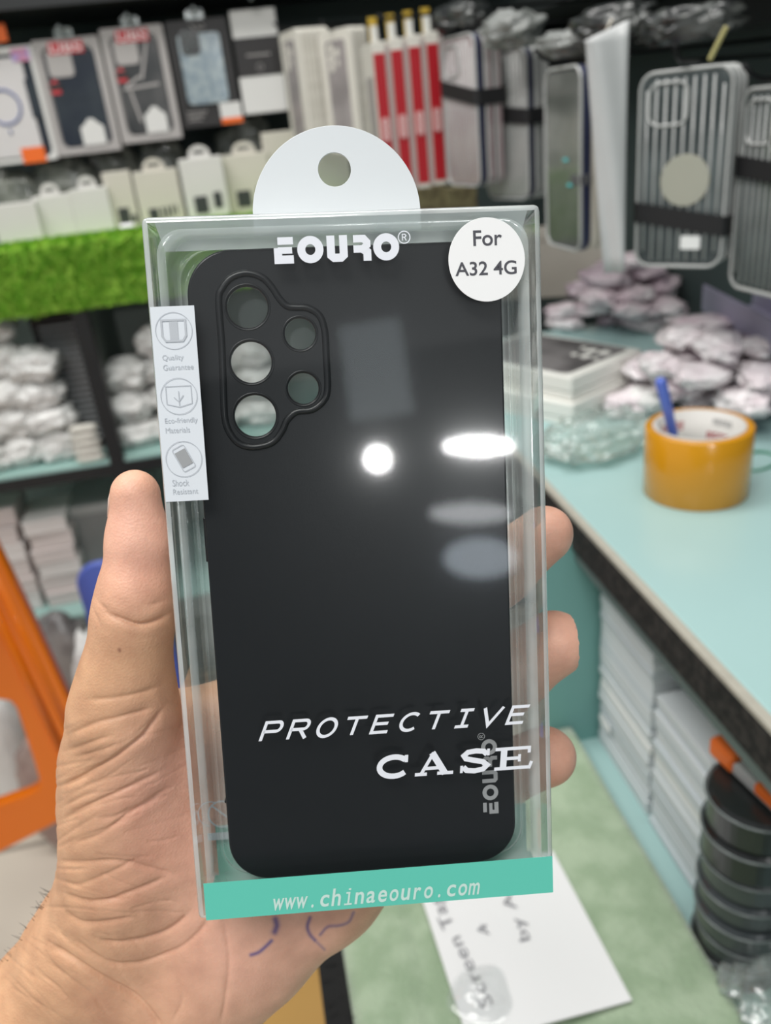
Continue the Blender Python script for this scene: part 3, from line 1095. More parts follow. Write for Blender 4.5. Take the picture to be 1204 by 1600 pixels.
# red packages
gz0 = 0.0
M['pkg_cream'] = mat('cream_package_card', (0.66, 0.64, 0.58), 0.45, var=0.03)
M['pkg_red'] = mat('red_package_card', (0.40, 0.012, 0.020), 0.4, var=0.06, scale=12)
M['emblem'] = mat('pale_pink_emblem', (0.58, 0.24, 0.24), 0.45)
M['pkg_white2'] = mat('pale_lettering', (0.72, 0.58, 0.56), 0.5)
M['tray_clear'] = mat('grey_pink_plastic_tray', (0.44, 0.37, 0.36), 0.3, var=0.05)
M['yellow'] = mat('mustard_tab', (0.45, 0.30, 0.03), 0.5)
M['tab_white'] = mat('white_tab', (0.62, 0.62, 0.58), 0.5)
M['dull_pic'] = mat('grey_phone_picture', (0.24, 0.22, 0.22), 0.4, color2=(0.36, 0.33, 0.33), scale=18)
rp0 = hang((594, 66), (629, 300), 594, 0.185, 0.001)[0]
ry = rp0[1]
spines = [((588, 68), (622, 66)), ((620, 64), (650, 62)), ((646, 60), (676, 58)), ((674, 54), (702, 52))]
for k in range(4):
    xa = at(588 + 27.5 * k, 150, y=ry)[0]
    xb = at(588 + 27.5 * (k + 1), 150, y=ry)[0]
    xw = xb - xa
    zt_ = at(590 + 27 * k, 64 - 5 * k, y=ry)[2]
    lab = ['leftmost, with a pictured front, of four red-spined packages behind the hang tab', 'second from left of the four red-spined hanging packages', 'third from left of the four red-spined hanging packages', 'rightmost of the four red-spined hanging packages, next to the pinkish cases'][k]
    t = thing('case_package', lab, 'package', (xa, ry, zt_ - 0.188), 0, 'red-spined packages')
    h = 0.188
    obj('card_box', mbx(0, xw * 0.72, 0.0006, 0.085, 0, h, bevel=0.001), M['pkg_cream'], t)
    obj('spine', mbx(0.0004, xw * 0.68, 0, 0.002, 0.006, h - 0.014, bevel=0.0004), M['pkg_red'], t)
    obj('inner_tray', mbx(xw * 0.72, xw * 0.98, 0.003, 0.083, 0.002, h - 0.006, bevel=0.001), M['tray_clear'], t)
    bm = bmesh.new()
    slab(bm, rrect(xw * 0.52, 0.030, xw * 0.2, 5, xw * 0.36, h * 0.44), -0.0012, 0.0002, 0.0002, axis='y')
    em = obj('emblem', bm, M['emblem'], t)
    bm = bmesh.new()
    for q in range(3):
        pts = rrect(xw * 0.30, 0.0062, 0.002, 3, xw * 0.36, h * 0.44 - 0.009 + 0.009 * q)
        stroke(bm, pts, 0.0012, 0, True)
    upright(bm)
    for v in bm.verts:
        v.co.y = -0.0016
    obj('lettering', bm, M['pkg_white2'], em)
    tb = obj('hang_tab', mbx(xw * 0.12, xw * 0.62, 0.03, 0.031, h, h + 0.030, bevel=0.0004), M['yellow'], t)
    obj('tab_print', mbx(xw * 0.2, xw * 0.62, 0.0292, 0.0299, h + 0.002, h + 0.02), M['tab_white'], tb)
    if k == 0:
        bm = bmesh.new()
        bx(bm, -0.0006, 0.0004, 0.02, 0.06, 0.03, h - 0.04)
        obj('front_picture', bm, M['dull_pic'], t)
rod = thing('display_hook', 'black steel hook carrying the red-spined packages', 'hook', (at(588, 60, y=ry)[0] + 0.01, ry + 0.031, zt_ + 0.022))
bm = bmesh.new()
tube(bm, [(0, 0, 0.006), (0.008, 0, 0), (RIGHT_X - at(588, 60, y=ry)[0] - 0.012, 0, 0)], 0.0022, 8)
obj('rod', bm, M['hook'], rod, True)

M['olive'] = mat('olive_striped_packet', (0.28, 0.25, 0.13), 0.5, color2=(0.12, 0.09, 0.05), scale=40)
for k, (px, py, lab) in enumerate(((672, 322, 'olive striped packet below the red-spined packages, its left one'), (722, 322, 'olive striped packet below the pinkish ribbed cases'))):
    p = at(px, py, y=1.40)
    t = thing('striped_packet', lab, 'packet', p, 0.1 * k)
    obj('body', mbx(-0.028, 0.028, 0, 0.03, -0.03, 0.03, bevel=0.004), M['olive'], t)
    obj('stand', mbx(-0.02, 0.02, 0.004, 0.026, -(p[2] - gz0), -0.03), M['pkg_cream'], t)
# two stacks of white boxes with a phone picture on the front
M['cream_edge'] = mat('cream_box_edge', (0.62, 0.60, 0.54), 0.5, color2=(0.56, 0.54, 0.48), scale=60)


def white_pack(t, T, w, h, front):
    bm = bmesh.new()
    slab(bm, rrect(w, h, 0.008, 5, 0, h / 2), 0, T * 0.94, 0.0008, axis='y')
    obj('card_box', bm, M['pkg_cream'] if front else M['cream_edge'], t)
    if front:
        bm = bmesh.new()
        slab(bm, rrect(w * 0.62, h * 0.84, 0.007, 5, 0, h * 0.5), -0.0005, 0.0005, 0.0002, axis='y')
        pic = obj('phone_picture', bm, M['dull_pic'], t)
        for (cx, cz_, r) in ((-0.012, 0.86, 0.007), (-0.012, 0.78, 0.007), (0.004, 0.82, 0.006), (-0.012, 0.71, 0.006), (0.004, 0.74, 0.004)):
            bm = bmesh.new()
            slab(bm, circ(r, 18, cx, h * cz_), -0.0012, -0.0004, 0.0002, axis='y')
            obj('camera_ring', bm, M['pkg_cream'], pic)


def wstack(top, bot, far, h, w, n, T, labels, group):
    ctr, ang = hang(top, bot, far, h, w)
    proto = None
    for k in range(n):
        pos = ctr + np.array([-math.sin(ang), math.cos(ang), 0]) * T * k
        if k < 2:
            t = thing('phone_box', labels[k], 'box', pos, ang, group)
            white_pack(t, T, w, h, k == 0)
            proto = t
        else:
            t = copy_tree(proto)
            t.location = V(pos)
            t['label'] = labels[1]
    rod = thing('display_hook', 'black steel hook carrying %s' % group, 'hook', (ctr[0], ctr[1], ctr[2] + h + 0.004), ang)
    bm = bmesh.new()
    tube(bm, [(0, -0.02, 0.008), (0, -0.01, 0.0), (0, n * T + 0.06, 0.0)], 0.002, 8)
    obj('rod', bm, M['hook'], rod, True)


wstack((472, 42), (486, 232), 446, 0.168, 0.085, 7, 0.0075, ['white phone box with grey phone picture, foremost of the left cream stack', 'cream box edge-on in the left hanging stack behind the hang tab'], 'left hanging stack of cream boxes')
wstack((546, 40), (566, 238), 506, 0.168, 0.085, 4, 0.0075, ['white phone box with grey phone picture, foremost of the stack beside the red packages', 'cream box edge-on behind the pictured box beside the red packages'], 'right hanging stack of cream boxes')

# dark rail and shelf above the hooks
M['rail'] = mat('dark_rail', (0.022, 0.026, 0.026), 0.5, var=0.3, scale=18)
struct('trim_1', mbx(0.50, RIGHT_X, 0.45, 1.75, 1.36, 1.385), M['rail'])
struct('trim_2', mbx(RIGHT_X - 0.05, RIGHT_X, 0.3, 1.78, 1.295, 1.345), M['rail'])
struct('trim_3', mbx(-1.3, 0.62, 1.60, WALL_Y, 1.452, 1.50), M['frame_black'])
M['tag_yellow'] = mat('yellow_tag', (0.50, 0.45, 0.20), 0.5)
for (px, py, x_, lab) in ((978, 52, 0.40, 'thin yellow tag on the hook above the milky sleeve'), (1121, 68, 0.41, 'thin yellow tag on the hook above the ribbed cases')):
    p = at(px, py, x=x_)
    o = obj('hook_tag', mbx(-0.0015, 0.0015, -0.0015, 0.0015, -0.013, 0.013, bevel=0.0004), M['tag_yellow'], None, False, loc=V(p), rot=(0.5, 0.25, 0))
    tag(o, lab, 'tag')
# crumpled dark packaging tops on the hooks
M['dark_film'] = mat('dark_film', (0.02, 0.022, 0.022), 0.25, color2=(0.07, 0.075, 0.07), scale=40, coat=0.5)
M['grey_film'] = mat('grey_film', (0.26, 0.27, 0.26), 0.3, color2=(0.15, 0.16, 0.15), scale=30, coat=0.4)
for k, (px, py, y_, a, c, mm, lab) in enumerate(((800, 48, 1.02, 0.030, 0.018, 'grey_film', 'crumpled grey film bag bunched on the hook above the clear grey cases'), (890, 70, 0.93, 0.03, 0.013, 'grey_film', 'crumpled grey film bag bunched on the hook above the navy case'), (1075, 40, 0.80, 0.04, 0.014, 'dark_film', 'dark film bag bunched on the rail above the ribbed cases'), (960, 35, 0.86, 0.035, 0.014, 'dark_film', 'dark film bag bunched on the rail above the milky sleeve'), (720, 28, 1.12, 0.03, 0.015, 'dark_film', 'dark film bag bunched on the rail above the pinkish cases'))):
    p = at(px, py, y=y_)
    o = obj('film_bag', blob(a, 0.02, c, 60 + k, 0.3, 2.5, 4, 0.4), M[mm], None, True, loc=(p[0], p[1], p[2] - c), rot=(0, 0, -0.9))
    tag(o, lab, 'bag')

# ================================================================== FAR WALL: packages
M['pkg_grey'] = mat('grey_window_card', (0.40, 0.38, 0.37), 0.4, var=0.05)
M['pkg_white'] = mat('white_window_card', (0.68, 0.68, 0.66), 0.4, var=0.03)
M['pkg_black'] = mat('black_window_card', (0.028, 0.026, 0.026), 0.4, var=0.15)
M['navy_case'] = mat('navy_armour_case', (0.02, 0.027, 0.04), 0.3, color2=(0.035, 0.045, 0.055), scale=12, coat=0.3)
M['char_case'] = mat('charcoal_armour_case', (0.04, 0.043, 0.045), 0.3, color2=(0.09, 0.09, 0.09), scale=14, coat=0.3)
M['red_label'] = mat('red_label', (0.55, 0.05, 0.06), 0.45)
M['label_white'] = mat('white_lettering', (0.88, 0.82, 0.82), 0.5)
M['orange_label'] = mat('orange_label', (0.82, 0.15, 0.02), 0.45)
M['hologram'] = mat('lilac_hologram_sticker', (0.40, 0.30, 0.55), 0.3, color2=(0.6, 0.25, 0.35), scale=60)
M['blue_ring'] = mat('blue_ring', (0.06, 0.10, 0.30), 0.4)
M['plaid'] = mat('grey_blue_plaid_case', (0.20, 0.26, 0.30), 0.2, color2=(0.32, 0.38, 0.40), scale=70, coat=0.6)
M['white_pl'] = mat('white_case_plastic', (0.62, 0.60, 0.60), 0.35, var=0.03)
PKG_Y = 1.64


def wall_pkg(name, tl, bl, brx, label, y=PKG_Y, thick=0.026):
    p_bl, p_tl = at(*bl, y=y), at(*tl, y=y)
    p_br = at(*brx, y=y)
    z0 = (p_bl[2] + p_br[2]) / 2
    w = p_br[0] - p_bl[0]
    h = p_tl[2] - p_bl[2]
    t = thing(name, label, 'package', ((p_bl[0] + p_br[0]) / 2, y, z0), 0, 'phone case packages on the far wall')
    return t, w, h


def pk_hook(t, h, y, lab):
    r = thing('display_hook', lab, 'hook', (t.location.x, y - 0.03, t.location.z + h + 0.012))
    bm = bmesh.new()
    tube(bm, [(0, 0, 0.006), (0, 0.006, 0), (0, WALL_Y - y + 0.03, 0)], 0.002, 8)
    obj('rod', bm, M['hook'], r, True)
    bm = bmesh.new()
    bmesh.ops.create_uvsphere(bm, u_segments=10, v_segments=8, radius=0.004)
    obj('tip', bm, M['rim_pl'], r, True)


def frame_card(t, w, h, m_, border=0.012, top=0.016, thick=0.026):
    me = fill_mesh('window_card', [rrect(w, h, 0.004, 4, 0, h / 2), rrect(w - 2 * border, h - border - top, 0.012, 6, 0, (h - top + border) / 2)], 0.0016, 0.0003)
    upright(me)
    link('window_card', me, m_, t, loc=(0, 0, 0))
    obj('back_card', mbx(-w / 2, w / 2, 0.004, thick, 0, h, bevel=0.001), m_, t)
    bm = bmesh.new()
    slab(bm, rrect(0.03, 0.02, 0.006, 5, 0, h + 0.006), 0.006, 0.0075, 0.0003, axis='y')
    obj('hang_tab', bm, M['film'], t)


# magnetic white case package at the left edge
t, w, h = wall_pkg('case_package', (50, 66), (96, 245), (-1, 0), 'x') if False else wall_pkg('case_package', (-58, 82), (-20, 262), (91, 246), 'white-bordered package holding a white case with a blue ring, at the left edge')
frame_card(t, w, h, M['pkg_white'], 0.006, 0.010)
obj('backing', mbx(-w / 2 + 0.004, w / 2 - 0.004, 0.0026, 0.0042, 0.004, h - 0.006), M['navy_case'], t)
bm = bmesh.new()
slab(bm, rrect(w * 0.76, h * 0.86, 0.012, 6, -0.006, h * 0.48), -0.001, 0.006, 0.0012, axis='y')
cs = obj('white_case', bm, M['white_pl'], t)
bm = bmesh.new()
tube(bm, [(p[0], -0.0014, p[1]) for p in circ(0.026, 40, -0.006, h * 0.5)], 0.0019, 8, closed=True)
tube(bm, [(-0.006, -0.0014, h * 0.30), (-0.006, -0.0014, h * 0.26)], 0.0018, 8)
obj('blue_ring', bm, M['blue_ring'], cs, True)
bm = bmesh.new()
tube(bm, [(p[0], -0.0014, p[1]) for p in rrect(0.03, 0.045, 0.010, 5, -w * 0.26, h * 0.80)], 0.0018, 8, closed=True)
obj('camera_frame', bm, M['blue_ring'], cs, True)
obj('side_strip', mbx(w * 0.30, w / 2 - 0.007, -0.0014, 0.0, h * 0.38, h * 0.72), M['navy_case'], t)
obj('orange_sticker', mbx(w * 0.02, w * 0.34, -0.0024, -0.0008, -0.002, 0.022), M['orange_label'], t)
obj('hologram_sticker', mbx(w * 0.22, w * 0.46, -0.0022, -0.0008, h * 0.87, h * 0.98), M['hologram'], t)
pk_hook(t, h, PKG_Y, 'black hook carrying the white package at the left edge')
op = at(4, 52, y=PKG_Y - 0.01)
o = obj('price_tag', mbx(-0.022, 0.006, 0, 0.0012, -0.012, 0.014, bevel=0.0004), M['orange_label'], None, False, loc=V(op))
tag(o, 'orange tag at the top left corner above the white package', 'tag')

# the two packages with a red label
for i, (tl, bl, br_, cm, lab) in enumerate((((52, 66), (92, 246), (190, 232), 'navy_case', 'grey windowed package with a navy case and red label, second from left'), ((158, 48), (193, 227), (285, 213), 'char_case', 'grey windowed package with a charcoal case and red label, third from left'))):
    t, w, h = wall_pkg('case_package', tl, bl, br_, lab)
    frame_card(t, w, h, M['pkg_grey'], 0.011, 0.012)
    bm = bmesh.new()
    slab(bm, rrect(w - 0.026, h - 0.028, 0.012, 6, 0.001, h * 0.49), -0.001, 0.0045, 0.001, axis='y')
    cs = obj('armour_case', bm, M[cm], t)
    bm = bmesh.new()
    slab(bm, rrect(w * 0.38, w * 0.38, 0.008, 5, -w * 0.14, h * 0.795), -0.0026, -0.0008, 0.0006, axis='y')
    obj('camera_cover', bm, M['pkg_grey'], cs)
    bm = bmesh.new()
    for (a, b) in (((-w * 0.3, h * 0.48), (w * 0.28, h * 0.5)), ((w * 0.02, h * 0.55), (w * 0.2, h * 0.86)), ((-w * 0.26, h * 0.5), (w * 0.0, h * 0.58)), ((-w * 0.12, h * 0.18), (-w * 0.2, h * 0.46))):
        stroke(bm, [a, b], 0.004)
    upright(bm)
    for v in bm.verts:
        v.co.y = -0.0016
    obj('armour_line', bm, M['pkg_grey'] if i else M['navy_case'], cs)
    lb_ = obj('red_label', mbx(-w * 0.26, w * 0.26, -0.0030, -0.0014, h * 0.870, h * 0.975, bevel=0.0004), M['red_label'], t)
    me = text_mesh('UBS', -w * 0.23, w * 0.23, h * 0.885, h * 0.960)
    upright(me)
    for v in me.vertices:
        v.co.y = -0.0036
    link('lettering', me, M['label_white'], lb_)
    bm = bmesh.new()
    slab(bm, [(-w * 0.06, 0.012), (w * 0.30, 0.012), (w * 0.30, 0.040), (w * 0.22, 0.046), (w * 0.16, 0.053), (w * 0.08, 0.053), (w * 0.02, 0.046), (-w * 0.06, 0.040)][::1], -0.0030, -0.0012, 0.0003, axis='y')
    obj('warranty_sticker', bm, M['pkg_white'], t)
    bm = bmesh.new()
    slab(bm, [(-w * 0.36, h * 0.54), (-w * 0.22, h * 0.54), (-w * 0.2, h * 0.62), (-w * 0.29, h * 0.67), (-w * 0.38, h * 0.62)], -0.0028, -0.0012, 0.0002, axis='y')
    obj('drop_badge', bm, M['red_label'], t)
    bm = bmesh.new()
    slab(bm, rrect(w * 0.18, h * 0.055, 0.002, 3, -w * 0.28, h * 0.605), -0.0036, -0.0026, 0.0002, axis='y')
    obj('badge_print', bm, M['pkg_black'], t)
    pk_hook(t, h, PKG_Y, 'black hook carrying the %s' % ('navy case package' if i == 0 else 'charcoal case package'))

# black package with plaid case
t, w, h = wall_pkg('case_package', (262, 36), (288, 203), (378, 190), 'black windowed package with a grey-blue clear case and orange price tag')
frame_card(t, w, h, M['pkg_black'], 0.012, 0.02)
bm = bmesh.new()
slab(bm, rrect(w - 0.03, h - 0.05, 0.010, 6, 0.0, h * 0.56), -0.001, 0.0045, 0.001, axis='y')
cs = obj('clear_case', bm, M['plaid'], t)
bm = bmesh.new()
slab(bm, rrect(0.032, 0.038, 0.008, 5, -w * 0.15, h * 0.80), -0.0026, -0.0008, 0.0006, axis='y')
cf = obj('camera_plate', bm, M['char_case'], cs)
for q in range(3):
    bm = bmesh.new()
    tube(bm, [(p[0], -0.003, p[1]) for p in circ(0.005, 16, -w * 0.15 - 0.006 + 0.012 * (q % 2), h * 0.80 + 0.010 - 0.010 * q)], 0.0012, 6, closed=True)
    obj('camera_ring', bm, M['rim_pl'], cf, True)
bm = bmesh.new()
for q in range(3):
    stroke(bm, [(-w * 0.40, 0.024 - 0.006 * q), (-w * (0.06 + 0.05 * q), 0.024 - 0.006 * q)], 0.0016)
upright(bm)
for v in bm.verts:
    v.co.y = -0.0012
obj('small_print', bm, M['pkg_grey'], t)
obj('price_tag', mbx(w * 0.16, w * 0.52, -0.0026, -0.0012, 0.004, 0.034), M['pkg_white'], t)
obj('tag_stripe', mbx(w * 0.16, w * 0.52, -0.0031, -0.0022, 0.001, 0.010), M['orange_label'], t)
bm = bmesh.new()
for q in range(3):
    stroke(bm, arc(-w * 0.09 + w * 0.09 * q, h - 0.011, 0.003, 0.004, 200, 480, 10), 0.0013)
upright(bm)
for v in bm.verts:
    v.co.y = -0.0014
obj('faint_mark', bm, M['pkg_grey'], t)
pk_hook(t, h, PKG_Y, 'black hook carrying the black windowed package')

# white box with black band
t, w, h = wall_pkg('case_package', (356, 20), (383, 182), (450, 170), 'white package with a broad black middle band, left of the cream stacks', thick=0.02)
obj('body', mbx(-w / 2, w / 2, 0, 0.03, 0, h, bevel=0.0015), M['pkg_white'], t)
obj('black_band', mbx(-w / 2 - 0.0006, w / 2 + 0.0006, -0.001, 0.0306, h * 0.37, h * 0.74, bevel=0.0004), M['pkg_black'], t)
bm = bmesh.new()
for q in range(9):
    stroke(bm, [(-w * 0.26 + w * 0.06 * q, h * 0.57), (-w * 0.22 + w * 0.06 * q, h * 0.572)], 0.003)
stroke(bm, arc(w * 0.0, h * 0.45, 0.005, 0.005, 0, 360, 20)[:-1], 0.0009, 0, True)
upright(bm)
for v in bm.verts:
    v.co.y = -0.0016
obj('faint_mark', bm, M['pkg_grey'], t)
pk_hook(t, h, PKG_Y, 'black hook carrying the white package with the black band')

# ================================================================== FAR SHELVING (left)
gz = float(at(100, 378, y=SHELF_Y)[2])         # top of the grass shelf
gzb = float(at(100, 487, y=SHELF_Y)[2])
M['grass_base'] = mat('green_turf_base', (0.07, 0.20, 0.02), 0.9, var=0.2)
sh = thing('display_shelf', 'long shelf below the packages, edged with artificial grass', 'shelf', (-0.2, SHELF_Y, 0))
obj('board', mbx(-1.1, 0.42, 0.012, WALL_Y - SHELF_Y - 0.002, gz - 0.03, gz - 0.004), M['wall_grey'], sh)
obj('apron', mbx(-1.1, 0.42, 0.012, 0.03, gzb + 0.004, gz - 0.03), M['wall_grey'], sh)
# turf: base strip plus thousands of blades
r3 = random.Random(5)
bm = bmesh.new()
bx(bm, -1.1, 0.42, 0.0, 0.012, gzb, gz - 0.004)
bx(bm, -1.1, 0.42, 0.0, 0.10, gz - 0.004, gz)
base_faces = len(bm.faces)
for k in range(15000):
    x = r3.uniform(-0.72, 0.36)
    topf = r3.random() < 0.22
    if topf:
        p0 = Vector((x, r3.uniform(0.0, 0.03), gz))
        d = Vector((r3.uniform(-0.005, 0.005), r3.uniform(-0.012, 0.0), r3.uniform(0.006, 0.013)))
    else:
        p0 = Vector((x, 0.0, r3.uniform(gzb, gz)))
        d = Vector((r3.uniform(-0.006, 0.006), -r3.uniform(0.008, 0.018), r3.uniform(-0.006, 0.009)))
    s = Vector((0.0011, 0, 0.0005 * r3.uniform(-1, 1)))
    m1 = p0 + d * 0.6 + Vector((0, 0, 0.001))
    a, b, c, e, f_ = (bm.verts.new(q) for q in (p0 - s, p0 + s, m1 + s * 0.8, m1 - s * 0.8, p0 + d))
    bm.faces.new((a, b, c, e))
    bm.faces.new((e, c, f_))
M['grass'] = mat('artificial_grass_blades', (0.20, 0.47, 0.03), 0.5, color2=(0.40, 0.64, 0.09), scale=70)
o = obj('artificial_grass', bm, M['grass'], None, False, loc=(-0.2, SHELF_Y, 0))
tag(o, 'bright green artificial grass matting along the shelf edge', 'grass', None, 'stuff')

# adaptor boxes standing on the shelf
M['adapt'] = mat('white_accessory_box', (0.66, 0.65, 0.62), 0.45, var=0.03)
M['adapt_c'] = mat('cream_accessory_box', (0.60, 0.57, 0.50), 0.45, var=0.04)
M['box_white2'] = mat('bright_accessory_box', (0.85, 0.84, 0.78), 0.45, var=0.02)
M['adapt_print'] = mat('charcoal_picture', (0.045, 0.05, 0.05), 0.5)
ad = [((-8, 66), 318, 396, 'adapt', 0, 'white accessory box at the left end of the grass shelf'),
      ((56, 118), 305, 376, 'adapt', 0, 'plain white accessory box, second from the left on the grass shelf'),
      ((114, 176), 294, 370, 'adapt', 0, 'plain white accessory box, third from the left on the grass shelf'),
      ((166, 212), 268, 356, 'adapt_c', 1, 'narrow cream accessory box with dark pictures, beside the box corner'),
      ((212, 284), 266, 345, 'adapt_c', 2, 'cream accessory box with hang loop and row of dark pictures'),
      ((284, 354), 246, 334, 'adapt', 3, 'tall white accessory box with hang loop and two dark pictures'),
      ((350, 424), 240, 322, 'adapt_c', 3, 'cream accessory box with two dark pictures left of the hang tab'),
      ((414, 470), 205, 312, 'adapt_c', 0, 'plain cream accessory box half hidden by the white hang tab'),
      ((476, 548), 212, 300, 'box_white2', 0, 'plain cream accessory box seen through the hole of the white hang tab'),
      ((552, 640), 300, 345, 'adapt', 0, 'low white accessory box behind the right side of the hang tab')]
for k, ((xl, xr), tp_, bt, mk, pr_, lab) in enumerate(ad):
    yb_ = SHELF_Y + 0.045 + [0.0, 0.02, 0.015, 0.03, 0.02, 0.012, 0.04, 0.05, 0.02, 0.02][k]
    a, b = at(xl, (tp_ + bt) / 2, y=yb_), at(xr, (tp_ + bt) / 2, y=yb_)
    w = (b[0] - a[0]) * 0.97
    h = at((xl + xr) / 2, tp_, y=yb_)[2] - gz
    t = thing('accessory_box', lab, 'box', ((a[0] + b[0]) / 2, yb_, gz + 0.0005), r3.uniform(-0.06, 0.06), 'accessory boxes on the grass shelf')
    obj('carton', mbx(-w / 2, w / 2, 0, 0.035, 0, h, bevel=0.0012), M[mk], t)
    if pr_:
        marks = {1: [(-0.2, 0.2, 0.10, 0.38), (0.25, 0.42, 0.1, 0.25)], 2: [(-0.3, -0.08, 0.12, 0.33), (-0.02, 0.05, 0.12, 0.34), (0.1, 0.17, 0.12, 0.34), (0.22, 0.27, 0.15, 0.36), (0.32, 0.36, 0.15, 0.36)], 3: [(-0.3, 0.02, 0.12, 0.40), (0.16, 0.36, 0.18, 0.44)]}[pr_]
        for (x0, x1, z0, z1) in marks:
            bm = bmesh.new()
            slab(bm, rrect(w * (x1 - x0), h * (z1 - z0), w * 0.03, 3, w * (x0 + x1) / 2, h * (z0 + z1) / 2), -0.0008, 0.0004, 0.0002, axis='y')
            obj('printed_picture', bm, M['adapt_print'], t)
    if pr_ in (2, 3) or k in (1, 2):
        ww = w * 0.5
        me = fill_mesh('hang_loop', [[(-ww / 2, 0)] + [(-ww / 2 * math.cos(math.radians(a_)), 0.006 + 0.014 * math.sin(math.radians(a_))) for a_ in range(0, 181, 20)] + [(ww / 2, 0)], rrect(ww * 0.55, 0.005, 0.002, 3, 0, 0.009)], 0.0012)
        upright(me)
        link('hang_loop', me, M[mk], t, loc=(0, 0.006, h - 0.0005))
# clear pouches behind the boxes
for k, (px, py, y_, a, c, lab) in enumerate(((95, 275, 1.68, 0.055, 0.030, 'grey clear pouch slumped behind the two plain white accessory boxes'), (170, 250, 1.70, 0.045, 0.035, 'grey clear pouch behind the narrow cream accessory box'), (250, 238, 1.70, 0.04, 0.022, 'grey clear pouch behind the cream box with the row of pictures'), (385, 215, 1.70, 0.05, 0.028, 'grey clear pouch below the white package with the black band'), (15, 300, 1.67, 0.05, 0.028, 'grey clear pouch behind the leftmost accessory box'))):
    p = at(px, py, y=y_)
    o = obj('clear_pouch', blob(a, 0.018, max((p[2] - gz) / 2 + c * 0.5, c), 90 + k, 0.2, 2.4, 4, 0.4), M['grey_film2'] if 'grey_film2' in M else M.setdefault('grey_film2', mat('grey_clear_film', (0.30, 0.31, 0.27), 0.25, color2=(0.17, 0.18, 0.16), scale=30, coat=0.5)), None, True, loc=(p[0], y_ + 0.02, gz))
    tag(o, lab, 'pouch')
tp_ = at(195, 372, z=gz)
bm = bmesh.new()
slab(bm, rrect(0.022, 0.010, 0.003, 4), 0, 0.002, 0.0006)
o = obj('price_tag', bm, M['sticker'], None, False, loc=(tp_[0], SHELF_Y + 0.004, gz + 0.012), rot=(0.5, 0, 0))
tag(o, 'small white tag lying on the grass edge beside the box corner', 'tag')

# lower cabinet with compartments
cab = thing('display_cabinet', 'black framed cabinet with teal glass shelves under the grass shelf', 'cabinet', (-0.2, SHELF_Y, 0))
s1 = float(at(120, 728, y=SHELF_Y)[2])
s2 = float(at(85, 960, y=SHELF_Y)[2])
xp = float(at(165, 650, y=SHELF_Y)[0])
M['cab_back'] = mat('pale_grey_green_panel', (0.46, 0.50, 0.46), 0.6, var=0.1, scale=4)
obj('back_panel', mbx(-1.1, 0.42, WALL_Y - SHELF_Y - 0.015, WALL_Y - SHELF_Y - 0.003, 0, gzb), M['cab_back'], cab)
obj('glass_shelf', mbx(-1.1, 0.42, 0.0, WALL_Y - SHELF_Y - 0.02, s1 - 0.006, s1), M['glass_teal'], cab)
obj('shelf_rail', mbx(-1.1, 0.42, -0.003, 0.012, s1 - 0.028, s1 - 0.0062), M['frame_black'], cab)
obj('glass_shelf', mbx(-1.1, 0.42, -0.02, WALL_Y - SHELF_Y - 0.02, s2 - 0.006, s2), M['glass_teal'], cab)
obj('lower_board', mbx(-1.1, 0.42, -0.02, 0.0, s2 - 0.05, s2 - 0.0062), M['wall_grey'], cab)
xl_ = xp + 0.2
obj('post', mbx(xl_ - 0.013, xl_ + 0.013, -0.004, 0.02, s2, gzb - 0.003), M['frame_black'], cab)
obj('side_rail', mbx(xl_ - 0.013, xl_ + 0.006, 0.02, WALL_Y - SHELF_Y - 0.02, s1, gzb - 0.003), M['wall_grey'], cab)
xq = float(at(-12, 620, y=SHELF_Y)[0]) + 0.2
# black slatted crate
p = at(108, 560, y=SHELF_Y + 0.06)
cr_w = 0.085
t = thing('slatted_crate', 'black slatted crate standing on the upper glass shelf next to the post', 'crate', (xp - 0.062, SHELF_Y + 0.085, s1))
hcr = gzb - 0.02 - s1
obj('wall', mbx(-cr_w / 2, cr_w / 2, 0.004, 0.1, 0, hcr), M['frame_black'], t)
M['slat'] = mat('dark_grey_slat', (0.36, 0.38, 0.39), 0.4)
bm = bmesh.new()
for k in range(20):
    z = 0.02 + (hcr - 0.04) * k / 19
    bx(bm, -cr_w / 2 + 0.012, cr_w / 2 - 0.004, 0.0, 0.004, z, z + 0.0045)
obj('slats', bm, M['slat'], t)
# cream little stack at its foot
for k in range(5):
    p = at(136, 700 - 13 * k, y=SHELF_Y + 0.015)
    o = obj('cream_pouch', blob(0.026, 0.012, 0.0075, 140 + k, 0.12, 1.6, 3), M['pkg_cream'], None, True, loc=(float(at(135, 690, y=SHELF_Y + 0.015)[0]), SHELF_Y + 0.0145, s1 + 0.0142 * k))
    tag(o, 'small cream pouch, %s of the little pile by the cabinet post' % ['lowest', 'second lowest', 'middle', 'second highest', 'topmost'][k], 'pouch', 'cream pouches by the post')


def bag_pile(cols, rows, y0, z0, a, b, c, label, group, mk, seed):
    """soft bags stacked in leaning columns; cols = picture x of each column foot"""
    rr = random.Random(seed)
    k = 0
    for ci, px in enumerate(cols):
        z = z0
        x = float(at(px, 700, y=y0)[0])
        for j in range(rows[ci]):
            s_ = rr.uniform(0.92, 1.05)
            bm = blob(a * s_, b * s_, c * rr.uniform(0.85, 1.2), seed + k, 0.26, 2.0, 4, 0.45)
            th = max(v.co.z for v in bm.verts)
            o = obj('cable_bag', bm, M[mk], None, True, loc=(x + rr.uniform(-0.006, 0.006), y0 + rr.uniform(0, 0.02), z), rot=(0, 0, rr.uniform(-0.15, 0.15)))
            z += th * 0.93
            tag(o, label, 'bag', group)
            k += 1


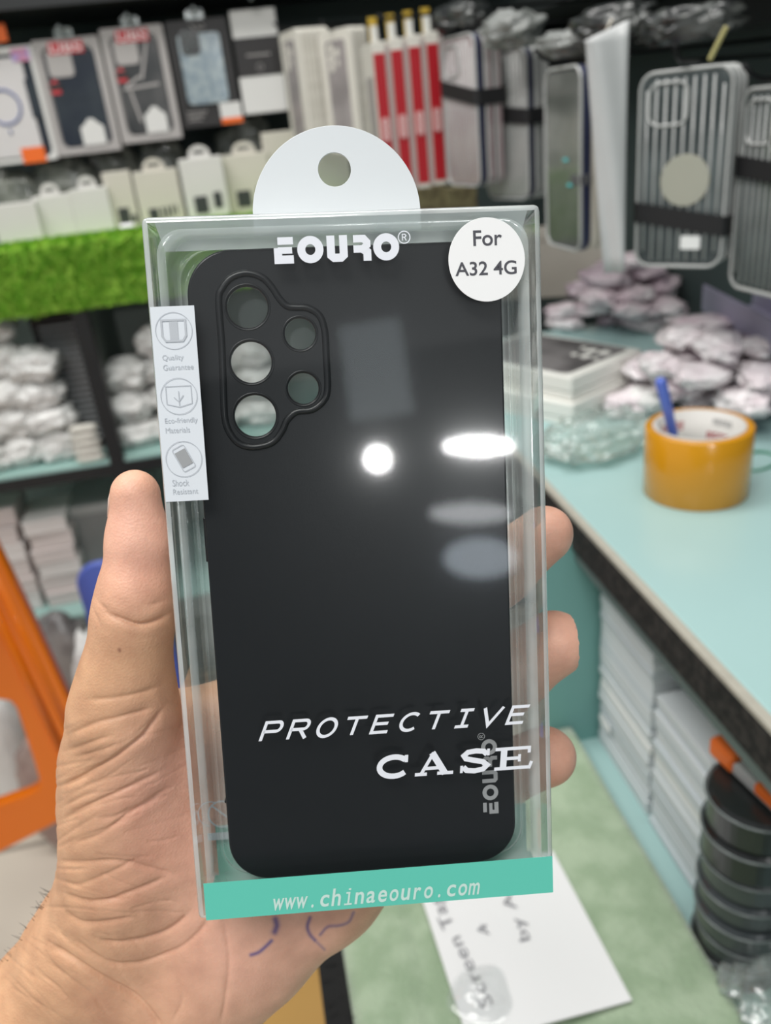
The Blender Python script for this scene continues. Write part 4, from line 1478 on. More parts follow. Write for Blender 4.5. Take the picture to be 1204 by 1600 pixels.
bag_pile([-28, 32, 92], [5, 5, 4], SHELF_Y + 0.045, s1, 0.040, 0.03, 0.025, 'milky plastic bag in the big pile left of the slatted crate', 'white bags left of the crate', 'white_film', 200)
bag_pile([222, 288, 352, 418], [3, 4, 4, 3], SHELF_Y + 0.075, s1, 0.041, 0.035, 0.026, 'milky plastic bag in the long pile right of the cabinet post', 'white bags right of the post', 'white_film', 240)
# grey tray behind
# pinkish white carton stacks on the lower shelf
M['carton_pink'] = mat('pinkish_white_carton', (0.70, 0.63, 0.61), 0.55, var=0.06, scale=15)
M['carton_pink2'] = mat('pale_carton', (0.78, 0.74, 0.72), 0.55, var=0.05, scale=15)
for si, (pxl, pxr, pyb, n, nm) in enumerate(((-30, 58, 945, 6, 'left'), (64, 132, 930, 6, 'right'))):
    yy = SHELF_Y + 0.03
    a, b = at(pxl, pyb - 20, y=yy), at(pxr, pyb - 20, y=yy)
    ztop = at((pxl + pxr) / 2 - 20, 800 + 10 * si, y=yy)[2]
    T = (ztop - s2) / n
    for k in range(n):
        w = b[0] - a[0]
        t = thing('small_carton', 'pinkish white carton, %s of the %s stack on the lower glass shelf' % (['lowest', 'second from bottom', 'third from bottom', 'fourth from bottom', 'second from top', 'topmost'][k], nm), 'box', ((a[0] + b[0]) / 2 + r3.uniform(-0.004, 0.004), yy + r3.uniform(0, 0.008), s2 + T * k), r3.uniform(-0.05, 0.05), 'pinkish cartons on the lower shelf')
        m_ = M['carton_pink'] if (k + si) % 3 else M['carton_pink2']
        obj('body', mbx(-w / 2, w / 2, 0, 0.12, 0, T * 0.70, bevel=0.002), m_, t)
        obj('lid', mbx(-w / 2 - 0.001, w / 2 + 0.001, -0.001, 0.121, T * 0.70, T * 0.985, bevel=0.002), m_, t)
# grey plastic drawer unit right of the cartons
p = at(170, 900, y=SHELF_Y + 0.08)
t = thing('storage_box', 'grey plastic storage box behind the thumb on the lower glass shelf', 'box', (p[0] + 0.02, SHELF_Y + 0.08, s2 + 0.001))
M['dgrey'] = mat('dark_grey_plastic', (0.24, 0.25, 0.245), 0.4, var=0.1)
obj('body', mbx(-0.07, 0.10, 0, 0.15, 0, (s1 - s2) * 0.55, bevel=0.004), M['dgrey'], t)
obj('lid', mbx(-0.073, 0.103, -0.003, 0.153, (s1 - s2) * 0.55, (s1 - s2) * 0.62, bevel=0.003), M['grey_card'], t)

# bags on the floor in front of the cabinet
M['grey_bag'] = mat('grey_carrier_film', (0.17, 0.16, 0.16), 0.35, color2=(0.34, 0.32, 0.31), scale=14, coat=0.3, bump=0.5, bscale=20)
M['pinkbag'] = mat('dusky_pink_film', (0.36, 0.24, 0.21), 0.4, color2=(0.50, 0.38, 0.34), scale=8, coat=0.2)
for k, (px, py, y_, a, b, mm, lab) in enumerate(((88, 968, 1.425, 0.06, 0.04, 'grey_bag', 'tall grey plastic carrier bag on the floor below the lower glass shelf'), (-30, 1078, 1.41, 0.055, 0.04, 'white_film', 'whitish bag seen through the upper part of the orange stool opening'), (62, 1150, 1.33, 0.06, 0.04, 'pinkbag', 'dusky pink bag seen through the orange stool opening'), (138, 1005, 1.235, 0.045, 0.04, 'white_film', 'pale crumpled bag between the orange stool and the thumb'))):
    p = at(px, py, y=y_)
    o = obj('carrier_bag', blob(a, b, p[2] * 0.5, 300 + k, 0.10, 2.2, 4, 0.2), M[mm], None, True, loc=(p[0], y_, 0.0))
    tag(o, lab, 'bag')

# blue rounded plastic chair back behind the thumb
M['blue_pl'] = mat('blue_plastic', (0.10, 0.15, 0.52), 0.35, var=0.06)
bp_ = at(205, 990, y=1.10)
t = thing('plastic_chair', 'small blue plastic chair mostly hidden behind the thumb', 'chair', (bp_[0], 1.10, 0.0))
ztop = at(140, 882, y=1.10)[2]
xw = bp_[0] - at(120, 920, y=1.10)[0]
bm = bmesh.new()
slab(bm, rrect(2 * xw, 0.30, 0.035, 8, 0, ztop - 0.15), 0, 0.012, 0.004, axis='y')
obj('backrest', bm, M['blue_pl'], t, True)
obj('seat', mbx(-xw * 1.1, xw * 1.1, -0.2, 0.01, ztop - 0.33, ztop - 0.30, bevel=0.008), M['blue_pl'], t)
for sx in (-1, 1):
    for yy in (-0.19, -0.02):
        bm = bmesh.new()
        tube(bm, [(sx * xw * 1.05, yy, 0.0), (sx * xw * 0.9, yy, ztop - 0.32)], 0.016, 10)
        obj('leg', bm, M['blue_pl'], t, True)

# orange stool
M['orange_pl'] = mat('orange_plastic', (0.95, 0.215, 0.004), 0.28, var=0.06, scale=4, coat=0.2)
oy = 0.98
P1, P2, P3, P4 = at(0, 868, y=oy), at(112, 1108, y=oy), at(122, 1258, y=oy), at(0, 1322, y=oy)
oz_b = P3[2]
sc_x = P2[0]
ztop = float(at(-60, 760, y=oy)[2])
h0, h1, h2, h3 = at(0, 1085, y=oy), at(32, 1090, y=oy), at(68, 1215, y=oy), at(0, 1250, y=oy)
ox = P1[0] - 0.14
t = thing('plastic_stool', 'bright orange plastic stool with a cut-out leg panel at the left edge', 'stool', (ox, oy, 0.0))
zb = min(P3[2], P4[2])


def L2(p):
    return (float(p[0] - ox), float(p[2]))


rt = [L2(at(-122, 615, y=oy)), L2(at(-8, 850, y=oy)), L2(at(50, 968, y=oy)), L2(at(108, 1095, y=oy)), L2(at(150, 1190, y=oy)), L2(at(150, 1228, y=oy)), L2(at(140, 1246, y=oy)), L2(at(90, 1275, y=oy)), L2(at(0, 1322, y=oy))]
lt = [(-q[0], q[1]) for q in reversed(rt)]
outer = lt + rt
ho = [L2(at(0, 1083, y=oy)), L2(at(20, 1086, y=oy)), L2(at(32, 1098, y=oy)), L2(at(60, 1185, y=oy)), L2(at(68, 1212, y=oy)), L2(at(64, 1226, y=oy)), L2(at(48, 1236, y=oy)), L2(at(0, 1253, y=oy))]
hole = [(-q[0], q[1]) for q in reversed(ho)] + ho
me = fill_mesh('leg_panel', [outer, hole], 0.012, 0.004, 2)
upright(me)
link('leg_panel', me, M['orange_pl'], t)
zt2 = rt[0][1]
wt = abs(rt[0][0])
wb_ = rt[4][0]
obj('seat', mbx(-wt - 0.02, wt + 0.005, -0.26, 0.012, zt2 - 0.012, zt2 + 0.012, bevel=0.008), M['orange_pl'], t, True)
bm = bmesh.new()
bx(bm, -wb_, -wb_ + 0.012, -0.26, 0.0, rt[-1][1], zt2 - 0.012, bevel=0.004)
obj('leg_panel', bm, M['orange_pl'], t)
bm = bmesh.new()
tube(bm, [(rt[1][0] - 0.030, -0.010, rt[1][1]), (rt[4][0] - 0.034, -0.010, rt[4][1] + 0.02)], 0.006, 8)
obj('corner_rib', bm, M['orange_pl'], t, True)
bm = bmesh.new()
tube(bm, [(rt[1][0] - 0.012, -0.006, rt[1][1]), (rt[4][0] - 0.012, -0.006, rt[4][1])], 0.0065, 8)
obj('corner_rib', bm, M['orange_pl'], t, True)
if rt[-1][1] > 0.02:
    for sx, yy in ((1, 0.0), (-1, 0.0), (-1, -0.25)):
        bm = bmesh.new()
        tube(bm, [(sx * (wb_ - 0.045), yy, rt[6][1] + 0.01), (sx * (wb_ - 0.02), yy, 0.0)], 0.012, 10)
        obj('foot', bm, M['orange_pl'], t, True)

# ================================================================== THE BOXED PHONE CASE
RW = np.array([[0.9909752916955161, 0.10532846983576047, -0.08290889392002967], [-0.11061167889772192, 0.29317851722917465, -0.9496375169119687], [-0.07571675997038341, 0.9502380072788921, 0.30218322551430205]])
CW = np.array([0.017358387617280098, 0.18111440804754048, 1.1453689072715059])
BW, BH, BD = 0.095, 0.1785, 0.020
BOXM = Matrix([[RW[0, 0], RW[0, 1], RW[0, 2], CW[0]], [RW[1, 0], RW[1, 1], RW[1, 2], CW[1]], [RW[2, 0], RW[2, 1], RW[2, 2], CW[2]], [0, 0, 0, 1]])


def pl(px, py, w=0.0):
    """picture position -> point on the plane parallel to the box front, w metres in front of it (box frame)"""
    d = ray(px, py)
    n = RW[:, 2]
    t_ = ((CW + n * w - CAM) @ n) / (d @ n)
    q = RW.T @ (CAM + d * t_ - CW)
    return float(q[0]), float(q[1])


pack = thing('phone_case_package', 'clear plastic box with white hang tab and mint bottom band, held in the hand', 'package')
pack.matrix_world = BOXM
bm = bmesh.new()
bx(bm, -BW / 2, BW / 2, -BH / 2, BH / 2, -BD, 0, bevel=0.0016, seg=3)
obj('clear_box', bm, M['pvc'], pack, True)
bxo = pack.children[0]
bxo.data.materials.append(M['pvc_fold'])
for p in bxo.data.polygons:
    if abs(p.normal.z) < 0.98:
        p.material_index = 1
    else:
        p.use_smooth = False


def mirrored(px, py, y):
    """where, on the plane y, the far side of the shop is seen mirrored in the box front at this picture position"""
    a = pl(px, py, 0.0)
    P0 = RW @ np.array([a[0], a[1], 0.0]) + CW
    d = ray(px, py)
    n = RW[:, 2]
    r = d - 2 * (d @ n) * n
    return P0 + r * (y - P0[1]) / r[1]


def lamp(name, c, l, r, t_, b, power, color, shape):
    pc, p0, p1, pt, pb2 = (mirrored(*q, -3.4) for q in (c, l, r, t_, b))
    o = area_light(name, tuple(pc), (0.0, 0.2, 1.14), float(np.linalg.norm(p1 - p0)), float(np.linalg.norm(pt - pb2)), power, color, shape)
    zx = -(Vector((0.0, 0.2, 1.14)) - Vector(tuple(pc))).normalized()
    xx = Vector(tuple(p1 - p0))
    xx = (xx - zx * xx.dot(zx)).normalized()
    yx = zx.cross(xx)
    o.rotation_euler = Matrix((xx, yx, zx)).transposed().to_euler()


lamp('shop_bulb', (590, 717), (571, 717), (609, 717), (590, 698), (590, 736), 3.4, (1, 1, 1), 'DISK')
lamp('shop_tube', (747, 697), (693, 697), (800, 697), (747, 684), (747, 710), 6.5, (1, 1, 1), 'ELLIPSE')
lamp('soft_glare_lamp', (735, 802), (670, 802), (800, 802), (735, 785), (735, 818), 0.75, (0.95, 0.97, 1), 'ELLIPSE')  # weak lamp added only for the soft pale streak mirrored in the box
lamp('bluish_glare_lamp', (750, 872), (690, 872), (805, 872), (750, 842), (750, 905), 0.9, (0.8, 0.9, 1), 'ELLIPSE')  # weak lamp added only for the broad bluish glare on the box
pw0, pw1 = mirrored(540, 600, -3.58), mirrored(640, 600, -3.58)
pwt, pwb = mirrored(600, 498, -3.58), mirrored(600, 650, -3.58)
wm = bpy.data.materials.new('glowing_panel')
wm.use_nodes = True
wb = wm.node_tree.nodes['Principled BSDF']
wb.inputs['Base Color'].default_value = (0.4, 0.45, 0.5, 1)
wb.inputs['Emission Color'].default_value = (0.85, 0.95, 1.0, 1)
wb.inputs['Emission Strength'].default_value = 1.7
bmw = bmesh.new()
wx = sorted((float(pw0[0]), float(pw1[0])))
wz = sorted((float(pwt[2]), float(pwb[2])))
bx(bmw, wx[0], wx[1], -3.6, -3.585, wz[0], wz[1])
wo = struct('glow_panel', bmw, wm)  # unseen glowing slab added for the pale rectangle mirrored in the box front
# moulded inner tray
bm = bmesh.new()
lv = [(0.0030, -0.0012, 0.006), (0.0042, -0.0012, 0.0065), (0.0050, -0.0030, 0.0070), (0.0056, -0.0110, 0.0075), (0.0059, -0.0122, 0.0077), (0.0062, -0.0104, 0.0078), (0.0066, -0.0104, 0.0080), (0.0069, -0.0122, 0.0082), (0.0076, -0.0124, 0.009), (0.0079, -0.0112, 0.009), (0.0082, -0.0124, 0.009), (0.0086, -0.0135, 0.0095), (0.0089, -0.0176, 0.010)]
loft(bm, [[(p[0], p[1], w_) for p in rrect(BW - 2 * i_, BH - 2 * i_, r_, 8)] for i_, w_, r_ in lv], False, True)
tro = obj('inner_tray', bm, M['pvc_edge'], pack, True)
M['pvc_back'] = clear_film('clear_pvc_back', (0.94, 0.96, 0.955), 0.06, 0.05, 0.15, (0.86, 0.89, 0.86))
tro.data.materials.append(M['pvc_back'])
tro.data.polygons[len(tro.data.polygons) - 1].material_index = 1
tro.data.polygons[len(tro.data.polygons) - 1].use_smooth = False

bm = bmesh.new()
lp_ = [(-BW / 2 + 0.003, BH / 2 - 0.0012, -0.0014), (BW / 2 - 0.003, BH / 2 - 0.0012, -0.0014), (BW / 2 - 0.0045, BH / 2 - 0.0075, -0.0042), (-BW / 2 + 0.0045, BH / 2 - 0.0075, -0.0042)]
loft(bm, [[(x, y, z) for x, y, z in lp_], [(x, y, z - 0.0003) for x, y, z in lp_]], True, True)
obj('tuck_flap', bm, M['pvc_fold'], pack)
# hang tab
tabc = -0.0011
arcp = arc(tabc, BH / 2 + 0.0032, 0.0216, 0.0216, 0, 180, 40)
outl = [(tabc + 0.0216, BH / 2 - 0.0016)] + arcp + [(tabc - 0.0216, BH / 2 - 0.0016)]
me = fill_mesh('hang_tab', [outl, circ(0.0043, 36, tabc - 0.0001, BH / 2 + 0.0141)], 0.0005, 0.00008)
link('hang_tab', me, M['frost'], pack, loc=(0, 0, -BD + 0.0006))
INK = 0.00012


def printed(name, bm_or_me, m_, w=INK, parent=pack):
    if isinstance(bm_or_me, bmesh.types.BMesh):
        o = obj(name, bm_or_me, m_, parent)
    else:
        o = link(name, bm_or_me, m_, parent)
    o.location = (0, 0, w)
    return o


# mint band: front, bottom and back
o = obj('bottom_band', mbx(-BW / 2 + 0.0022, BW / 2 - 0.0004, -BH / 2 + 0.0002, -BH / 2 + 0.0106, 0.00003, 0.0001), M['teal_band'], pack)
o['label'] = 'mint green bottom band with web address'
obj('bottom_flap', mbx(-BW / 2 + 0.002, BW / 2 - 0.002, -BH / 2 + 0.0010, -BH / 2 + 0.0014, -BD + 0.001, -0.001), M['teal_back'], pack)
obj('back_band', mbx(-BW / 2 + 0.003, BW / 2 - 0.003, -BH / 2 + 0.001, -BH / 2 + 0.0160, -BD + 0.0004, -BD + 0.0006), M['teal_back'], pack)


def text_on(name, s, x0, x1, y0, y1, m_, shear=0.0, spacing=1.0, bold=0.0, w=INK, parent=pack):
    return printed(name, text_mesh(s, x0, x1, y0, y1, 0, shear, spacing, bold), m_, w, parent)


# --- web address, letter by letter (typewriter pitch)
url = 'www.chinaeouro.com'
ua, ub = pl(424, 1413), pl(748, 1392)
pitch = (ub[0] - ua[0]) / len(url)
xh = 0.0034
ubase = (ua[1] + ub[1]) / 2 - 0.0013
bm_all = bmesh.new()
for k, chh_ in enumerate(url):
    x0 = ua[0] + pitch * k
    cy = {'h': (0, 1.45), 'i': (0, 1.45), '.': (0, 0.28)}.get(chh_, (0, 1.0))
    wd = {'.': (0.36, 0.56), 'i': (0.30, 0.62), 'r': (0.20, 0.80), 'm': (0.02, 0.95), 'w': (0.0, 0.97)}.get(chh_, (0.10, 0.86))
    if chh_ == 'i':
        b2 = bmesh.new()
        u = lambda x: x0 + pitch * x
        for seg in ([(u(.28), ubase + xh), (u(.55), ubase + xh), (u(.55), ubase)], [(u(.2), ubase + 0.0002), (u(.86), ubase + 0.0002)], [(u(.45), ubase + xh * 1.30), (u(.66), ubase + xh * 1.30)]):
            stroke(b2, seg, 0.0005)
        me = bpy.data.meshes.new('i')
        b2.to_mesh(me)
        b2.free()
    else:
        me = text_mesh(chh_, x0 + pitch * wd[0], x0 + pitch * wd[1], ubase, ubase + xh * cy[1], bold=0.015)
    bm_all.from_mesh(me)
    bpy.data.meshes.remove(me)
map_xy(bm_all, lambda x, y: (x + (y - ubase) * 0.17, y))
printed('web_address', bm_all, M['url'], 0.0002)

# --- EOURO logo (block letters; the E has a detached top bar, the R has no stem)


def eouro(bm, x0, y0, Wd, Ht, sw):
    """letters drawn between x0..x0+Wd, y0..y0+Ht with stroke sw"""
    lw = Wd / 5 * 0.86
    st = Wd / 5 * 1.035
    xs = [x0 + st * k for k in range(5)]
    h2_ = sw / 2
    # E
    a = xs[0]
    stroke(bm, [(a + h2_, y0 + Ht - h2_ * 0.9), (a + lw * 0.92, y0 + Ht - h2_ * 0.9)], sw * 0.9)
    stroke(bm, [(a + lw * 0.92, y0 + h2_), (a + h2_, y0 + h2_), (a + h2_, y0 + Ht * 0.60)], sw)
    stroke(bm, [(a + h2_, y0 + Ht * 0.50), (a + lw * 0.86, y0 + Ht * 0.50)], sw * 0.8)
    # O
    for k in (1, 4):
        c = xs[k] + lw * 0.52
        stroke(bm, arc(c, y0 + Ht / 2, lw * 0.62 - h2_, Ht / 2 - h2_ * 0.9, 0, 360, 36)[:-1], sw, 0, True)
    # U
    a = xs[2] + lw * 0.10
    b = a + lw * 0.98
    stroke(bm, [(a + h2_, y0 + Ht), (a + h2_, y0 + h2_ * 1.6), (a + h2_ * 1.7, y0 + h2_), (b - h2_ * 1.7, y0 + h2_), (b - h2_, y0 + h2_ * 1.6), (b - h2_, y0 + Ht)], sw)
    # R without stem
    a = xs[3] + lw * 0.16
    b = a + lw * 0.84
    stroke(bm, [(a, y0 + Ht - h2_), (b - h2_ * 1.8, y0 + Ht - h2_), (b - h2_ * 1.0, y0 + Ht - h2_ * 1.9), (b - h2_ * 1.0, y0 + Ht * 0.60), (b - h2_ * 2.0, y0 + Ht * 0.46), (a, y0 + Ht * 0.46)], sw * 0.9)
    stroke(bm, [(b - h2_ * 2.2, y0 + Ht * 0.46), (b - h2_, y0 + Ht * 0.34), (b - h2_, y0)], sw)


def reg_mark(bm, cx, cy, r):
    stroke(bm, arc(cx, cy, r, r, 0, 360, 28)[:-1], r * 0.17, 0, True)
    s = r * 0.17
    stroke(bm, [(cx - r * 0.3, cy - r * 0.55), (cx - r * 0.3, cy + r * 0.5), (cx + r * 0.15, cy + r * 0.5), (cx + r * 0.32, cy + r * 0.25), (cx + r * 0.12, cy), (cx - r * 0.3, cy)], s)
    stroke(bm, [(cx + r * 0.05, cy), (cx + r * 0.35, cy - r * 0.55)], s)


l0, l1 = pl(429, 412), pl(618, 372)
bm = bmesh.new()
eouro(bm, l0[0], (l0[1] + pl(618, 407)[1]) / 2, l1[0] - l0[0], 0.0061, 0.0019)
rg = pl(631, 371)
reg_mark(bm, rg[0], rg[1], 0.0014)
printed('logo', bm, M['ink_white'], 0.0002)

# --- PROTECTIVE (wide typewriter italics)
pa, pb_ = pl(402, 1158), pl(806, 1130)
pbase = (pa[1] + pb_[1]) / 2
cap = 0.0048
pw_ = (pl(838, 1106)[0] - pl(404, 1158)[0] - cap * 0.55)
n_ = 10
cell = pw_ / (n_ - 0.18)
SW = 0.00082
G = {
    'P': [[(0.12, 0), (0.12, 1), (0.68, 1)] + [(0.68 + 0.17 * math.cos(a), 0.75 + 0.25 * math.sin(a)) for a in [math.pi / 2 - math.pi * i / 8 for i in range(1, 9)]] + [(0.12, 0.5)]],
    'R': [[(0.10, 0), (0.10, 1), (0.64, 1)] + [(0.64 + 0.18 * math.cos(a), 0.76 + 0.24 * math.sin(a)) for a in [math.pi / 2 - math.pi * i / 8 for i in range(1, 9)]] + [(0.10, 0.52)], [(0.50, 0.52), (0.86, 0)]],
    'O': [arc(0.48, 0.5, 0.38, 0.48, 0, 360, 30)],
    'T': [[(0.04, 0.94), (0.92, 0.94)], [(0.48, 0.94), (0.48, 0)]],
    'E': [[(0.84, 0.05), (0.12, 0.05), (0.12, 0.95), (0.86, 0.95)], [(0.12, 0.52), (0.74, 0.52)]],
    'C': [arc(0.52, 0.5, 0.40, 0.46, 48, 312, 24)],
    'I': [[(0.20, 0.95), (0.80, 0.95)], [(0.5, 0.95), (0.5, 0.05)], [(0.20, 0.05), (0.80, 0.05)]],
    'V': [[(0.06, 1), (0.48, 0.02), (0.90, 1)]],
}
bm = bmesh.new()
for k, c in enumerate('PROTECTIVE'):
    for seg in G[c]:
        pts = [(pa[0] + cell * (k + 0.82 * x), pbase + cap * y) for x, y in seg]
        cl = c == 'O'
        stroke(bm, pts[:-1] if cl else pts, SW, 0, cl)
map_xy(bm, lambda x, y: (x + (y - pbase) * 0.42, y))
printed('large_lettering', bm, M['ink_white'], 0.0002)

# --- CASE (bold slab letters)
ca_, cb2 = pl(584, 1216), pl(830, 1200)
cbase = (ca_[1] + pl(800, 1203)[1]) / 2
Hc = 0.0062
Wc = (pl(831, 1190)[0] - pl(583, 1200)[0]) / 4
bm = bmesh.new()


def cx_(k, x):
    return ca_[0] + Wc * (k + x)


def cy_(y):
    return cbase + Hc * y


t1, t2 = 0.0017, 0.0009
# C
stroke(bm, [(cx_(0, 0.48 + 0.36 * math.cos(a)), cy_(0.5 + 0.42 * math.sin(a))) for a in [math.radians(40 + 280 * i / 24) for i in range(25)]], t1 * 0.86)
stroke(bm, [(cx_(0, 0.78), cy_(0.98)), (cx_(0, 0.78), cy_(0.66))], t2)
# A
stroke(bm, [(cx_(1, 0.16), cy_(0.04)), (cx_(1, 0.46), cy_(1.0))], t2)
stroke(bm, [(cx_(1, 0.42), cy_(1.0)), (cx_(1, 0.78), cy_(0.04))], t1)
stroke(bm, [(cx_(1, 0.24), cy_(0.32)), (cx_(1, 0.66), cy_(0.32))], t2)
stroke(bm, [(cx_(1, 0.02), cy_(0.07)), (cx_(1, 0.32), cy_(0.07))], t2)
stroke(bm, [(cx_(1, 0.58), cy_(0.07)), (cx_(1, 0.98), cy_(0.07))], t2)
# S
S_ = [(0.80, 0.76), (0.70, 0.90), (0.50, 0.94), (0.28, 0.90), (0.18, 0.76), (0.24, 0.62), (0.46, 0.53), (0.70, 0.44), (0.82, 0.28), (0.72, 0.12), (0.50, 0.06), (0.28, 0.10), (0.18, 0.26)]
stroke(bm, [(cx_(2, 0.06 + x * 0.94), cy_(y)) for x, y in S_], t1 * 0.82)
stroke(bm, [(cx_(2, 0.84), cy_(1.0)), (cx_(2, 0.84), cy_(0.70))], t2 * 0.8)
stroke(bm, [(cx_(2, 0.19), cy_(0.0)), (cx_(2, 0.19), cy_(0.32))], t2 * 0.8)
# E
stroke(bm, [(cx_(3, 0.02), cy_(0.93)), (cx_(3, 0.90), cy_(0.93))], t2)
stroke(bm, [(cx_(3, 0.02), cy_(0.07)), (cx_(3, 0.92), cy_(0.07))], t2)
stroke(bm, [(cx_(3, 0.24), cy_(0.93)), (cx_(3, 0.24), cy_(0.07))], t1)
stroke(bm, [(cx_(3, 0.24), cy_(0.50)), (cx_(3, 0.64), cy_(0.50))], t2)
stroke(bm, [(cx_(3, 0.64), cy_(0.66)), (cx_(3, 0.64), cy_(0.34))], t2 * 0.8)
stroke(bm, [(cx_(3, 0.88), cy_(1.0)), (cx_(3, 0.88), cy_(0.70))], t2 * 0.9)
stroke(bm, [(cx_(3, 0.90), cy_(0.0)), (cx_(3, 0.96), cy_(0.32))], t2 * 0.9)
map_xy(bm, lambda x, y: (x + (y - cbase) * 0.10, y))
printed('bold_lettering', bm, M['ink_white'], 0.0002)

# --- round sticker
sc_ = pl(760, 406)
bm = bmesh.new()
slab(bm, circ(0.00985, 64, sc_[0], sc_[1], rx=0.0093), 0.00004, 0.00022, 0.00004)
stk = obj('round_sticker', bm, M['sticker'], pack)
f0_, f1_ = pl(739, 385), pl(783, 359)
text_on('model_text', 'For', f0_[0], f1_[0], f0_[1], f1_[1], M['sticker_ink'], bold=0.012, w=0.0003, parent=stk)
f0_, f1_ = pl(711, 432), pl(806, 404)
text_on('model_text', 'A32 4G', f0_[0], f1_[0], f0_[1], f1_[1] - 0.0004, M['sticker_ink'], bold=0.012, w=0.0003, parent=stk)

# --- side label with three icons, printed on the left of the front
q0, q1, q2, q3 = pl(234, 480), pl(303, 477), pl(326, 781), pl(259, 784)
lx0, lx1 = (q0[0] + q3[0]) / 2, (q1[0] + q2[0]) / 2
ly1, ly0 = (q0[1] + q1[1]) / 2, (q2[1] + q3[1]) / 2
lab = obj('side_label', mbx(lx0, lx1, ly0, ly1, 0.00004, 0.00014), M['label'], pack)
lcx = (lx0 + lx1) / 2
lw_ = lx1 - lx0


def ic(bm, pts, sw=0.00022, closed=False):
    stroke(bm, pts, sw, 0, closed)


bm = bmesh.new()
ys = [pl(271, 517)[1], pl(280, 619)[1], pl(289, 717)[1]]
rI = 0.0043
for yy in ys:
    ic(bm, arc(lcx, yy, rI, rI, 0, 360, 48)[:-1], 0.00016, True)
# icon 1: shield
ic(bm, [(lcx - 0.0028, ys[0] + 0.0025), (lcx + 0.0028, ys[0] + 0.0025), (lcx + 0.0028, ys[0] - 0.0012), (lcx + 0.0020, ys[0] - 0.0024), (lcx - 0.0020, ys[0] - 0.0024), (lcx - 0.0028, ys[0] - 0.0012)], 0.00046, True)
# icon 2: leaf box
ic(bm, [(lcx - 0.003, ys[1] + 0.0024), (lcx + 0.003, ys[1] + 0.0024), (lcx + 0.003, ys[1] - 0.0018), (lcx, ys[1] - 0.0026), (lcx - 0.003, ys[1] - 0.0018)], 0.00018, True)
ic(bm, [(lcx, ys[1] + 0.0012), (lcx, ys[1] - 0.0024)])
ic(bm, [(lcx, ys[1] - 0.0012), (lcx + 0.0011, ys[1] + 0.0002)])
ic(bm, [(lcx, ys[1] - 0.0014), (lcx - 0.0012, ys[1] - 0.0002)])
# icon 3: tilted phone
ca3, sa3 = math.cos(0.45), math.sin(0.45)
ph = [(lcx + x * ca3 - y * sa3, ys[2] + 0.0002 + x * sa3 + y * ca3) for x, y in rrect(0.0032, 0.0060, 0.0005, 3)]
ic(bm, ph, 0.00018, True)
printed('icon_lines', bm, M['icon'], 0.0003, lab)
bm = bmesh.new()
b3 = [(lcx + x * ca3 - y * sa3, ys[2] + 0.0002 + x * sa3 + y * ca3) for x, y in ((-0.0014, -0.0020), (0.0014, -0.0020), (0.0014, 0.0020), (-0.0014, 0.0020))]
bm.faces.new([bm.verts.new((x, y, 0)) for x, y in b3])
printed('icon_fill', bm, M['icon_dark'], 0.0003, lab)
bm = bmesh.new()
bm.faces.new([bm.verts.new((lcx + x, ys[0] + y, 0)) for x, y in ((-0.001, -0.0022), (0.001, -0.0022), (0.001, 0.0023), (-0.001, 0.0023))])
printed('icon_fill', bm, M['icon'], 0.00025, lab)
for (s1_, s2_, yy) in (('Quality', 'Guarantee', pl(276, 566)[1]), ('Eco-friendly', 'Materials', pl(284, 664)[1]), ('Shock', 'Resistant', pl(291, 760)[1])):
    wq = {'Quality': 0.0050, 'Eco-friendly': 0.0078, 'Shock': 0.0040}[s1_]
    wr = {'Guarantee': 0.0072, 'Materials': 0.0058, 'Resistant': 0.0060}[s2_]
    x0_ = lcx - 0.0032 - (0.0006 if s1_[0] == 'E' else 0)
    text_on('label_text', s1_, x0_, x0_ + wq, yy + 0.0002, yy + 0.0018, M['icon'], w=0.0003, parent=lab)
    text_on('label_text', s2_, x0_, x0_ + wr, yy - 0.0018, yy - 0.0005, M['icon'], w=0.0003, parent=lab)

# --- pale marks on the back of the tray (recycling marks at bottom left)
bm = bmesh.new()
rx_ = pl(346, 1275, -0.016)
stroke(bm, arc(rx_[0], rx_[1], 0.0038, 0.0038, 0, 360, 32)[:-1], 0.0005, 0, True)
stroke(bm, [(rx_[0] - 0.0026, rx_[1] + 0.0026), (rx_[0] + 0.0014, rx_[1] - 0.001)], 0.0005)
stroke(bm, arc(rx_[0] - 0.0032, rx_[1] + 0.0003, 0.0034, 0.0036, 60, 260, 16), 0.0003)
stroke(bm, [(rx_[0] - 0.0045, rx_[1] - 0.0065), (rx_[0] + 0.004, rx_[1] - 0.0065)], 0.0022)
printed('back_mark', bm, M['icon'], -0.0171)

# ================================================================== THE PHONE CASE INSIDE
CWD = -0.0048      # front face of the case in the box frame
case = thing('phone_case', 'matte black silicone phone case inside the clear box', 'phone case')
case.matrix_world = BOXM
cl_, cr_, ct_, cbm = -0.0388, 0.0385, 0.0820, -0.0818
cw_, ch_ = cr_ - cl_, ct_ - cbm
ccx, ccy = (cl_ + cr_) / 2, (ct_ + cbm) / 2
out_ = rrect(cw_ - 0.0012, ch_ - 0.0012, 0.0102, 12, ccx, ccy)
holes = []
HP = [(386, 480, 35), (392, 566, 35), (398.5, 650, 35.5), (468.5, 521.5, 27), (473.5, 607, 27)]
hc = []
for (hx, hy, hr) in HP:
    q = pl(hx, hy, CWD)
    q2_ = pl(hx + hr, hy, CWD)
    r_ = q2_[0] - q[0]
    hc.append((q[0], q[1], r_))
    holes.append(circ(r_, 48, q[0], q[1]))
me = fill_mesh('case_back', [out_] + holes, 0.0008, 0.0005, 2)
plate = link('back_shell', me, M['silicone'], case, loc=(0, 0, CWD - 0.0009))
